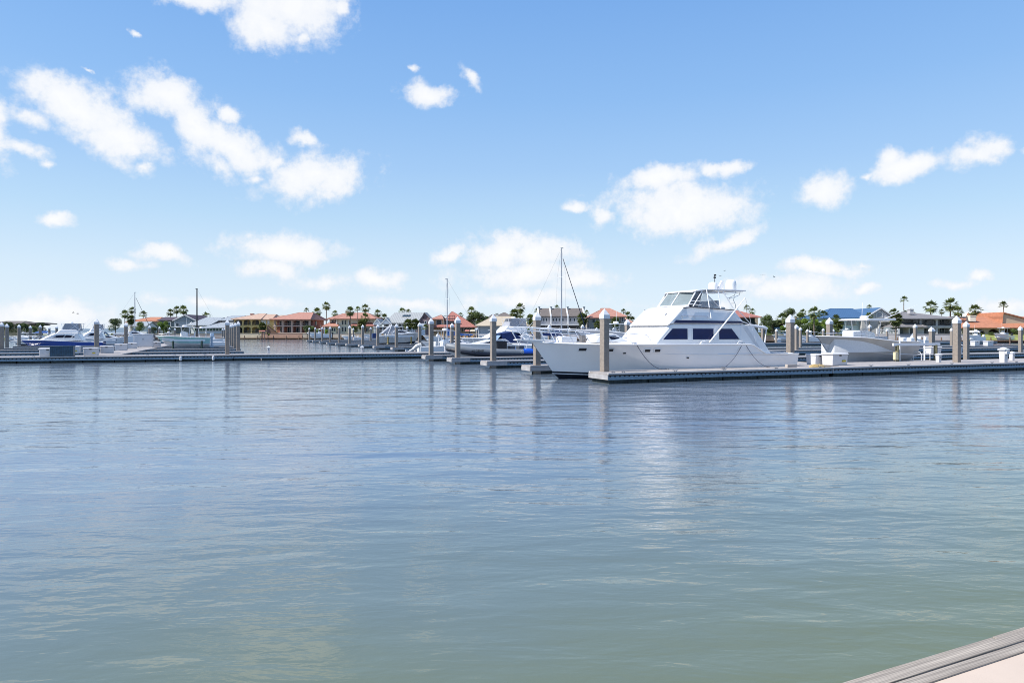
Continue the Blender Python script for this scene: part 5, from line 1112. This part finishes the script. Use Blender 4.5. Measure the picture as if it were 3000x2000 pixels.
# townhouses
for i, (a, b) in enumerate(((1576, 1612), (1612, 1662), (1662, 1712))):
    h = House('townhouse', ['left unit of the grey townhouse row, behind the bow pile', 'middle unit of the grey townhouse row, with four windows', 'right unit of the grey townhouse row, behind the furled jib'][i], a, b, 205)
    h.t['group'] = 'row of grey townhouses'
    h.wall(a + .3, b - .3, 928, 1.6, 10, W_GRY); h.saddle(a + 3, b, 927.5, 902.5, .8, 11, R_BRN, W_GRY, r0=a + 8, r1=b + 2, gab=False)
    for pw_ in ((a,) if i < 2 else (a, b - 1)):
        MB().slab([(h.x(pw_), .1, h.z(976)), (h.x(pw_), .1, h.z(925)), (h.x(pw_), 6.3, h.z(899.5)), (h.x(pw_), 11.8, h.z(926)), (h.x(pw_), 11.8, h.z(976))], (.42, 0, 0)).build('party_wall', TRIM, h.t)
        h.chimney(pw_ + 4, pw_ + 8, 898, 906, 5.5, W_SLT, .8)
    n = (3, 4, 3)[i]
    for k in range(n): h.win(a + 8 + k*(b-a-12)/n, a + 8 + k*(b-a-12)/n + 4, 932, 940.5, 1.58)
    h.slabp(a + 3, b - .5, 949, 953, -1.2, 1.6, TRIM, 'balcony'); q = MB(); q.box(h.x(a+3), h.x(b-.5), -1.15, -1.1, h.z(941.6), h.z(941)); x = h.x(a+3)
    while x < h.x(b - .5): q.box(x, x+.05, -1.15, -1.1, h.z(949), h.z(941.5)); x += .28
    q.build('balcony_rail', TRIM, h.t); h.slabp(a + 3, b - .5, 955, 975, 1.3, 1.6, W_DK, 'ground_floor_shade'); h.win(b - 22, b - 17, 959, 966, 1.25); h.win(b - 14, b - 9, 959, 966, 1.25)  # dark slab stands in for the shade below the balcony
# tan house with red hip roof
h = House('waterfront_house', 'tan house with red hip roof behind the tallest near pile', 1722, 1846, 212)
h.wall(1725, 1790, 930, 0, 14, W_TAN); h.wall(1788, 1832, 927, 1, 13, W_TAN); h.hip(1722, 1795, 930, 908, -1, 16, 1762, 1778, R_SAL); h.hip(1765, 1836, 926.5, 900.5, -1, 18, 1770, 1797, R_SAL); h.hip(1815, 1862, 944, 925, 3, 12, 1822, 1834, R_SAL)
h.wins([(1735, 1743, 934, 944), (1811, 1815, 930, 942), (1822, 1826, 930, 942), (1727, 1732, 959, 967), (1735, 1739, 959, 967), (1744, 1748, 959, 967), (1806, 1812, 958, 966)], -.02)
# house behind the yacht
h = House('waterfront_house', 'house with red tile roof and dark windows just behind the aft of the yacht', 2140, 2222, 178)
h.wall(2130, 2215, 929, 1, 12, W_SAND); h.slabp(2175, 2214, 931, 950, .6, .95, PANE, 'window_wall'); h.hip(2120, 2226, 928.5, 908, -1.2, 15, 2160, 2185, R_RED); h.wall(2212, 2245, 928.5, 6, 10, W_SAND)
h = House('garden_pavilion', 'tiny pavilion with bright blue roof between the shrubs behind the stern', 2262, 2298, 172, cat='pavilion'); h.saddle(2266, 2292, 963, 951, -1, 6, R_BLU, W_WHT); h.wall(2270, 2290, 963, -.5, 5, W_WHT); h.slabp(2286, 2304, 973, 977, -2, .5, R_BLU, 'awning')
for i, (a, b, lb) in enumerate(((2356, 2378, 'bit of orange roof behind the shrubs left of the tall palm'), (2386, 2404, 'bit of orange roof behind the shrubs right of the tall palm'))):
    h = House('distant_house', lb, a - 10, b + 14, 260); h.wall(a - 4, b + 8, 936, 0, 10, W_SAND); h.hip(a - 10, b + 14, 936, 928, -1, 12, a, b, R_ORG)
# blue roof
h = House('waterfront_house', 'pale blue house with bright blue metal roof and arched windows', 2408, 2615, 176)
h.wall(2410, 2520, 931, 0, 14, W_BLU); h.hip(2404, 2545, 931, 901.5, -1.4, 17, 2470, 2538, R_BLU); h.wall(2516, 2612, 934, -1.5, 13, W_STN)
h.gable(2515, 2610, 933, 904, -2.3, 16, R_BLU, W_STN, apex=2567)
h.win(2481, 2506, 933, 951.5, -.02, arch=True, bars=0); h.win(2455, 2472, 933, 951, -.02, arch=True); h.win(2556, 2572, 914, 930, -1.95, arch=True, pm=mat('grey_fanlight', (.25, .27, .30), .3))
q = MB(); q.box(h.x(2479), h.x(2507), -.6, -.5, h.z(944), h.z(943)); [q.box(h.x(2480 + 2*i), h.x(2480.9 + 2*i), -.58, -.52, h.z(951), h.z(944)) for i in range(14)]; q.build('balustrade', TRIM, h.t)
h.wins([(2481, 2485, 962, 975), (2489, 2493, 962, 975)], -.02); h.slabp(2565, 2612, 941, 943, -3.4, -1.5, TRIM, 'balcony'); q = MB(); q.box(h.x(2566), h.x(2612), -3.35, -3.25, h.z(935), h.z(933.8)); [q.box(h.x(2567 + 2.4*i), h.x(2567.8 + 2.4*i), -3.34, -3.26, h.z(941), h.z(935)) for i in range(19)]; q.build('balcony_rail', TRIM, h.t)
for a in (2565, 2592): h.win(a, a + 20, 951, 958.5, -1.52, arch=True); h.wins([(a, a + 4, 962, 973), (a + 8, a + 12, 962, 973), (a + 16, a + 20, 962, 973)], -1.52)
# grey tiled
h = House('waterfront_house', 'grey two storey house with grey tile roof and wide arched balconies', 2612, 2800, 168)
h.wall(2640, 2692, 933, 3, 12, W_STN); h.wall(2690, 2794, 933, 2.2, 12, W_STN); h.hip(2636, 2798, 932.5, 911, -1, 20, 2700, 2716, R_GRY); h.chimney(2694, 2703, 906, 917, 4, W_STN, 1.2)
h.hip(2620, 2704, 957, 944, -2, 7, 2640, 2686, R_GRY); h.wall(2655, 2700, 957, -1, 4.2, W_STN); h.wall(2618, 2656, 958, 1.5, 3, W_SLT)
h.arcade(2696, 2792, 933.2, 954, 2, -.1, W_STN, col=.12, rise=.12, rail=RAILM); h.arcade(2696, 2792, 958.3, 982, 2, -.1, W_STN, col=.12, rise=.12, rail=RAILM); h.slabp(2695, 2793, 954.1, 958.2, -.3, 4, W_STN, 'floor_band')
for t0, t1 in ((937, 949), (962, 975)): h.wins([(2704, 2711, t0, t1), (2720, 2730, t0, t1), (2750, 2758, t0, t1), (2768, 2782, t0, t1)], 2.18, bars=1)
h.wins([(2658, 2672, 962, 980)], -1.02); h.slabp(2786, 2792, 934, 980, 0, 4, W_STN, 'side_wall')
# orange long roof
h = House('waterfront_house', 'long low house with bright terracotta roof and dark arches at the right edge', 2805, 3080, 182)
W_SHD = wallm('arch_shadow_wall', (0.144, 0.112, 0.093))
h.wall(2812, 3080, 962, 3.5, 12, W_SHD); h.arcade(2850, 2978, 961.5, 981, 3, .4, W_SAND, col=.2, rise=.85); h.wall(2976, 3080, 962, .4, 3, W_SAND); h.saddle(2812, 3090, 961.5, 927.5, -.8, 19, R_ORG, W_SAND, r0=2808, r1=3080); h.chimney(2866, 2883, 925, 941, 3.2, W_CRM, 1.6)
h.gable(2955, 3140, 962, 916, 2.5, 15, R_ORG, W_SAND, apex=2960, trim=False)
h.wall(2812, 2850, 962, .8, 4, W_SAND); h.wins([(2815, 2822, 955+8, 974), (2828, 2834, 964, 974)], .78)
h = House('distant_house', 'pale grey hip roof behind the terracotta roofed house', 2868, 2950, 235); h.wall(2874, 2944, 929, 0, 12, W_STN); h.hip(2866, 2952, 928, 907, -1, 14, 2884, 2892, mat('pale_roof', (.60, .60, .60), .7, .08, 1)); h.gable(2888, 2935, 930, 917, -3, 6, MATS['pale_roof'], W_STN, apex=2912)

# ---------------------------------------------------------------- seawalls, boardwalks, terraces
def seawall(label, a, b, Z0, Z1, py_top, m, bw=True, wz=None):
    p0, p1 = atZ(a, Z0), atZ(b, Z1); d = p1 - p0; L = d.length; ang_ = math.atan2(d.y, d.x); top = zof(py_top, Z0)
    t = thing('seawall', label, 'seawall', p0, ang_)
    MB().box(.05, L - .05, 0, .6, -1.5, top).build('wall', m, t); MB().box(.05, L - .05, -.06, .66, top + .002, top + .12).build('coping', m, t)
    if bw:
        MB().box(.1, L - .1, -2.2, -.08, .42, .58).build('boardwalk', BRWN, t)
        x = .6
        while x < L: MB().lathe([(.14, -1.5), (.14, 1.3)], x, -2.25, 8).build('piling', BRWN, t); x += 4.2
    return t
seawall('pale yellow seawall with brown boardwalk below the yellow house', 682, 766, 228, 228, 977, mat('buff_wall', (.56, .50, .36), .9, .1, 1))
seawall('salmon seawall with brown boardwalk below the red brick house', 766, 886, 228, 228, 977, mat('salmon_wall', (.44, .28, .20), .9, .1, 1))
seawall('cream seawall below the cream house with salmon roofs', 886, 1098, 228, 229, 977.5, mat('cream_wall', (.52, .47, .38), .9, .1, 1))
seawall('cream seawall below the pale metal roofed house', 1098, 1238, 229, 229, 977.5, mat('sand_wall', (.44, .36, .25), .9, .1, 1))
seawall('ochre seawall below the red pyramid roofed house', 1238, 1396, 229, 229, 977, mat('ochre_wall', (.48, .33, .17), .9, .12, 1))
seawall('grey seawall below the cream roofed house', 1396, 1570, 214, 202, 979, mat('grey_wall', (.36, .35, .34), .9, .1, 1))
seawall('grey lilac seawall below the townhouses', 1570, 1722, 202, 202, 979.5, mat('lilac_wall', (.36, .34, .36), .9, .1, 1))
seawall('tan seawall below the tan house with red roof', 1722, 2150, 205, 205, 979.5, mat('tan_wall', (.40, .34, .26), .9, .1, 1))
seawall('grey seawall at the far left below the palms and plum roofed house', 330, 682, 228, 228, 979, mat('weathered_wall', (.30, .29, .28), .9, .15, 1))
seawall('dark seawall behind the yacht stern piles', 2160, 2500, 165, 164, 984, mat('dark_wall', (.16, .14, .12), .9, .2, 1))
seawall('pale terrace wall below the blue roofed house', 2500, 2625, 164, 162, 979, W_STN)
seawall('pale seawall with rust brown boardwalk below the grey tiled house', 2625, 2822, 162, 160, 980, W_STN)
seawall('low brown seawall below the lawn at the right edge', 2822, 3150, 160, 158, 997.5, BRWN)
p0 = atZ(2826, 161); p1 = atZ(3170, 159)
LAWN = mat('lawn', (.20, .22, .05), .95, .3, .5)
struct('lawn', MB().slab([(p0.x, p0.y, .55), (p1.x, p1.y, .55), (p1.x + 2, p1.y + 13, 1.85), (p0.x, p0.y + 13, 1.85)], (0, 0, -.5)), LAWN)
bl = thing('balustrade', 'white balustrade along the terrace before the blue roofed house', 'balustrade', atZ(2570, 163, 2.0), 0)
q = MB(); Lb = 62*163/F
q.box(0, Lb, -.15, .15, .95, 1.1); q.box(0, Lb, -.15, .15, 0, .12); q.build('rail', TRIM, bl)
q = MB(); x = .15
while x < Lb: q.lathe([(.05, .12), (.09, .35), (.04, .7), (.06, .95)], x, 0, 6); x += .34
q.build('balusters', TRIM, bl)
for x in (0, Lb/2, Lb): MB().box(x-.2, x+.2, -.2, .2, 0, 1.3).build('post', TRIM, bl)
def canopy(label, px, Z, w, py, m, cm='boat canopy'):
    z = zof(py, Z); t = thing('boathouse_canopy', label, cm, atZ(px, Z), 0); wm_ = w*Z/F
    symc([(0, z - .1, 1.6, 0), (.2, z + .35, 1.2, 0), (wm_ - .2, z + .35, 1.2, 0), (wm_, z - .1, 1.6, 0)]).build('canopy', m, t, bevel=.1)
    for x in (.2, wm_ - .2):
        for y_ in (-1.5, 1.5): MB().box(x-.08, x+.08, y_-.08, y_+.08, -1, z - .1).build('post', RAILM, t)
canopy('red canopy over a boat lift before the red pyramid roofed house', 1362, 200, 15, 969.5, mat('faded_red_canvas', (.40, .16, .13), .8)); canopy('tan canopy over a boat lift beside the red one', 1377, 198, 17, 969.5, mat('tan_canvas', (.55, .48, .36), .8)); canopy('bright blue low cover by the seawall, left of the tan canopy', 1351, 190, 24, 982, BLUEC)
canopy('small brown roof over the boardwalk before the yellow house', 762, 224, 20, 970.5, R_RED); canopy('grey canopy beside the lawn before the terracotta roofed house', 2842, 158, 18, 973, GEL2)

# ---------------------------------------------------------------- palms and shrubs
def frond(mb, a, el, L, n=9, droop=.8, w=.12):
    # fan leaf: petiole then narrow blades spread like a hand
    d = Vector((math.cos(a)*math.cos(el), math.sin(a)*math.cos(el), math.sin(el))); side = Vector((-math.sin(a), math.cos(a), 0)); up = side.cross(d)
    p0 = d*.12; p1 = d*L*.5; p1.z -= droop*L*.08
    mb.add([p0 - side*.025, p0 + side*.025, p1 + side*.02, p1 - side*.02], [(0, 1, 2, 3)])
    for k in range(n):
        th = (k - (n-1)/2)*R(17); dd = (d*math.cos(th) + side*math.sin(th)).normalized(); l = L*.62*(1 - .25*abs(th))*random.uniform(.85, 1.1)
        m = p1 + dd*l*.55 + up*random.uniform(-.04, .04); e = p1 + dd*l; e.z -= droop*l*random.uniform(.25, .6)
        s_ = dd.cross(up).normalized()*w*L*.55
        mb.add([p1, m + s_, e, m - s_], [(0, 1, 2, 3)])
def palm_proto(name, seed, skirt, nf=34, lo=-50, rr=1.0, nb=9, w=.12):
    random.seed(seed); r = thing(name, '', 'palm tree'); c = MB()
    for i in range(nf):
        k = i/nf; el = R(82 - (82 - lo)*k**.85 + random.uniform(-9, 9)); frond(c, i*2.399 + random.uniform(-.3, .3), el, random.uniform(1.35, 1.75)*rr, n=nb, droop=.3 + .7*k, w=w)
    c.build('crown', LEAF, r)
    t = MB(); t.tube([(.12, 0, -9), (.05, .03, -6), (0, .05, -3), (0, 0, 0)], .17, 7, .12); t.build('trunk', TRUNK, r)
    if skirt:
        d = MB()
        for i in range(26): frond(d, i*2.4, R(random.uniform(-85, -55)), random.uniform(.9, 1.3), n=5, droop=.6)
        d.build('dry_skirt', DEAD, r)
    return r
def shrub_proto(name, seed, m, n=3600, lobes=9, cat='shrub', leaf=.16):
    random.seed(seed); r = thing(name, '', cat); mb = MB(); L = []
    for i in range(lobes): L.append((Vector((random.uniform(-.55, .55), random.uniform(-.5, .5), random.uniform(-.75, .5))), random.uniform(.36, .6)))
    for i in range(n):
        c, rd = random.choice(L); v = Vector([random.gauss(0, 1) for _ in range(3)]).normalized()*rd*random.uniform(.55, 1.08)
        p = c + Vector((v.x, v.y, v.z*.85)); a = Vector([random.gauss(0, 1) for _ in range(3)]).normalized(); b = a.cross(Vector([random.gauss(0, 1) for _ in range(3)])).normalized(); s_ = leaf*random.uniform(.4, .8)*.5
        mb.add([p - a*s_*1.6, p - b*s_*.6, p + a*s_*1.6, p + b*s_*.6], [(0, 1, 2, 3)])
    mb.build('foliage', m, r)
    t = MB(); t.tube([(0, 0, -4), (.03, 0, -.6), (0, 0, .1)], .09, 6, .05); t.tube([(0, 0, -.4), (.3, .1, .2)], .04, 5); t.tube([(0, 0, -.4), (-.3, 0, .25)], .04, 5); t.build('trunk', TRUNK, r)
    return r
PR = [palm_proto('fan_palm', 11, True), palm_proto('fan_palm', 12, False, nf=28), palm_proto('fan_palm', 13, False, nf=22, lo=-20), palm_proto('fan_palm', 14, False, nf=80, lo=-80, rr=.95, nb=11, w=.17)]
SH = [shrub_proto('shrub', 21, LEAF2), shrub_proto('shrub', 22, LEAF3), shrub_proto('shrub', 23, LEAFL, lobes=5)]
used_p = set()
def place(proto, px, py, Z, rpx, label, unit, rz=None, zs=1.0):
    s_ = rpx*Z/F/unit; v = atZ(px, Z, zof(py, Z)); rz = random.uniform(0, 6.28) if rz is None else rz
    key = proto.name
    if key not in used_p:
        used_p.add(key); proto.location = v; proto.rotation_euler.z = rz; proto.scale = (s_, s_, s_*zs); proto['label'] = label; proto['group'] = grp; o = proto
    else: o = dup(proto, v, rz, label, grp, (s_, s_, s_*zs))
    return o
random.seed(99)
grp = 'fan palms along the waterfront'
# (x, y of the crown centre, distance, crown radius px, kind, label)
PALMS = [(366,920,232,12,0,'palm left of the slim grey mast, the leftmost of three'),(386.6,909,235,10,0,'tall palm just behind the slim grey mast'),(384,934,228,12,3,'bushy low palm under the slim grey mast'),(419.6,922,262,12,2,'flat topped palm over the small orange roof'),
 (499,915.5,255,11,1,'leftmost of three palms over the plum roof'),(518,907.5,258,11,0,'middle of three palms over the plum roof'),(537.5,907.5,252,13,0,'largest and rightmost palm over the plum roof'),(604,927,255,13,2,'palm tops behind the grey roof, right one'),(594,932,260,8,1,'palm tops behind the grey roof, left one'),
 (769,955,229,12,3,'low palm in front of the yellow house'),(897.5,909,262,8,2,'palm top peeping over the salmon hip roof'),(929,914,256,13,0,'palm right of the salmon hip roof, beside the tallest palm'),(956,896,252,12,0,'tallest slender palm between the brick house and the cream house'),(981.6,918.6,262,10,1,'dark palm top left of the cream house chimney'),
 (1026,912,233,14,0,'palm standing in front of the cream house roof'),(1048,906,232,9,2,'thin dark palm in front of the cream house, sparse top'),(1071,903,256,13,1,'palm over the right end of the cream house roof'),(1070,930,230,13,0,'drooping palm at the right end of the cream house'),(1060,948,228,13,3,'low bushy palm at the right end of the cream house'),
 (1106.6,918,252,12,1,'palm between the cream house and the metal roof'),(1126,930,255,11,0,'lower palm touching the left gable of the metal roofed house'),(1178,913,262,12,2,'left palm top behind the ridge of the metal roof'),(1197,914,264,9,2,'right palm top behind the ridge of the metal roof'),
 (1196,948,214,15,3,'left leafy palm before the metal roofed house'),(1217,947,213,14,3,'right leafy palm before the metal roofed house'),(1246,960,212,11,2,'small palm below the mauve brick gable'),(1350,923,262,8,1,'small palm behind the red pyramid roof'),
 (1381.5,911,250,13,0,'tall windswept palm right of the red pyramid roof'),(1506.5,918,228,14,3,'left palm behind the crossed outriggers'),(1523.5,902,240,14,0,'tall palm behind the crossed outriggers'),(1525,922,232,11,1,'lower palm right of the crossed outriggers'),(1554,933,210,14,3,'round palm left of the townhouses'),(1573,911,232,9,2,'palm top behind the left townhouse chimney'),
 (1632,901,232,8,2,'palm top behind the townhouse ridge'),(1706.5,932,198,17,3,'thick round palm between the townhouses and the tan house'),(1719,916,230,8,2,'small palm top right of the townhouses'),(1750,949.5,205,11,3,'short palm before the tan house'),(1803,941,205,13,3,'rounded palm right of the tallest near pile'),(1827,913,240,9,2,'palm top above the right end of the tan house roof'),(1839.5,924,238,11,0,'palm just left of the yacht flybridge'),(1852,938,225,11,0,'lowest palm touching the yacht cabin outline'),
 (2188,902.5,190,10,2,'left palm top behind the outrigger tip'),(2203,912,189,10,1,'right palm top behind the outrigger tip'),(2293,934,172,18,0,'palm hanging behind the big stern pile, left'),(2344.5,934,172,18,0,'yellow green palm right of the big stern pile'),(2351.5,915,180,10,0,'small palm above the shrubs right of the stern pile'),(2385,916,158,18,0,'tall palm with thick visible trunk left of the blue roof'),(2413,922,178,13,0,'palm at the left corner of the blue roof'),
 (2449.6,934,168,13,0,'palm top above the round palm at the blue house'),(2455,949,166,16,3,'full round palm before the blue house'),(2546.6,926.5,172,12,0,'palm before the gable of the blue roofed house'),(2546.6,900,200,8,2,'palm tip over the blue roof ridge'),(2625,932,160,18,3,'round palm between the blue roofed and grey houses'),(2618,917,175,14,0,'palm behind the round palm beside the grey house'),
 (2648,878,186,11,2,'tallest thin palm left of the grey house'),(2652,918,184,10,0,'small palm left of the grey house roof, lower one'),(2669,914.6,188,10,1,'small palm left of the grey house roof, upper one'),(2726.7,899,190,19,1,'wide palm over the grey tile roof'),(2784.5,892,190,19,0,'tallest full palm right of the grey tile roof'),(2806.6,912,186,15,0,'palm just above the tallest right hand pile'),
 (2759,913,196,8,1,'small palm tip behind the grey tile roof'),(2856.8,909.5,196,18,0,'palm behind the terracotta roof, near its chimney'),(2940,894,200,12,2,'thin palm over the terracotta roof near the right edge')]
for px, py, Z, r, k, lb in PALMS: place(PR[k], px, py, Z, r, lb, 1.38)
grp = 'shrubs and bushes along the waterfront'
SHR = [(24,956,236,14,1,'bush before the brown roofed house, at the left edge'),(60,958,232,12,1,'dark bush beside the brown roofed house'),(77,957,230,11,0,'bush right of the brown roofed house'),(118,956,226,12,1,'round bush between two piles at the far left'),(101,964,225,9,0,'low bush left of the round bush at the far left'),(196,958,300,6,1,'tiny bush beside the cabin slope of the blue yacht'),
 (339,948,224,16,1,'dark round tree left of the orange roofed house'),(409,954,226,12,0,'shrub before the orange roofed house'),(450,966,220,9,1,'dark shrub before the plum roofed house'),(478.6,952,224,15,2,'bright green shrub before the plum roofed house, left'),(491,962,223,11,0,'bright green shrub before the plum roofed house, right'),
 (900,964,227,12,1,'dark shrub at the corner of the brick house'),(914,966,227,10,0,'shrub below the brick side wall'),(932,969,226,9,2,'round lime shrub right of the brick house'),(956,970.5,226,8,2,'round lime shrub before the cream house'),(786,979,226,4,2,'tiny lime plant by the outdoor stair'),(1040,962,226,9,0,'shrub between palms before the cream house'),
 (1406,930,236,18,0,'round tree crown behind the cream roof'),(1384,938,238,18,1,'dark tree mass right of the red pyramid roof'),(1423,938,238,12,0,'tree touching the left end of the cream roof'),(1545,966,205,6,2,'lime shrub behind the bow pile'),(1706,955,197,9,1,'shrub below the thick round palm'),
 (2246,940,176,18,0,'grey green tree behind the cockpit awning'),(2262,953,172,17,1,'dark shrub under the grey green tree'),(2281,950,173,14,0,'shrub left of the big stern pile'),(2314,921,182,18,0,'tree behind the cap of the big stern pile'),(2372,950,168,22,2,'lime green shrub left of the tall palm trunk'),(2402,948,168,19,2,'lime green shrub right of the tall palm trunk'),(2358,968,160,20,1,'dark shrub at the foot of the lime shrubs, left'),(2392,972,160,18,1,'dark shrub at the foot of the lime shrubs, right'),(2330,950,170,16,0,'shrub just right of the big stern pile'),(2418,966,164,12,0,'shrub at the corner of the blue house'),
 (2236,962,172,13,1,'low dark shrub behind the aft boom of the yacht'),(2255,968,170,13,0,'low green shrub below the grey green tree'),(2300,962,171,13,2,'lime shrub just left of the big stern pile'),(2318,966,170,13,1,'low dark shrub hidden behind the big stern pile'),(2340,966,166,14,2,'lime shrub between the slim piles right of the stern'),(2375,980,160,12,0,'low shrub at the foot of the tall palm'),(2440,972,164,10,0,'low shrub below the full round palm'),(2862,979,172,7,1,'dark shrub under the left arch'),(2876,981,171,6,0,'low shrub between the arches, left'),(2905,980,172,8,1,'dark shrub under the middle arch'),(2925,981,171,6,0,'low shrub under the middle arch, right'),(2974,973,173,10,0,'green shrub right of the right arch'),(2986,974,172,8,1,'shrub at the right edge of the photo'),(2948,980,172,6,0,'low shrub under the right arch')]
for px, py, Z, r, k, lb in SHR: place(SH[k], px, py, Z, r, lb, .88)
# birds
random.seed(4)
for i, (px, py) in enumerate(((2123, 793), (2110, 809), (2235, 806), (2268, 812), (215, 916), (228, 919))):
    Z = 90; v = atZ(px, Z, zof(py, Z)); m = MB(); m.tube([(-.13, 0, 0), (0, 0, .01), (.12, 0, .0)], .035, 5, .015)
    w1 = random.uniform(.02, .12); m.add([(-.05, 0, .02), (.05, 0, .02), (.02, .35, w1 + .04), (-.04, .3, w1 + .04)], [(0, 1, 2, 3)]); m.add([(-.05, 0, .02), (.05, 0, .02), (.02, -.35, w1), (-.04, -.3, w1)], [(0, 1, 2, 3)])
    tag(m.build('bird', BLK, loc=v, rz=random.uniform(0, 3)), ['small dark bird highest above the yacht', 'small dark bird beside the yacht antenna', 'small dark bird right of the yacht radome', 'rightmost small dark bird near the yacht', 'left dark bird above the blue hulled yacht', 'right dark bird above the blue hulled yacht'][i], 'bird', 'birds in the sky')
scn.render.engine = 'CYCLES'
scn.cycles.filter_width = 1.0
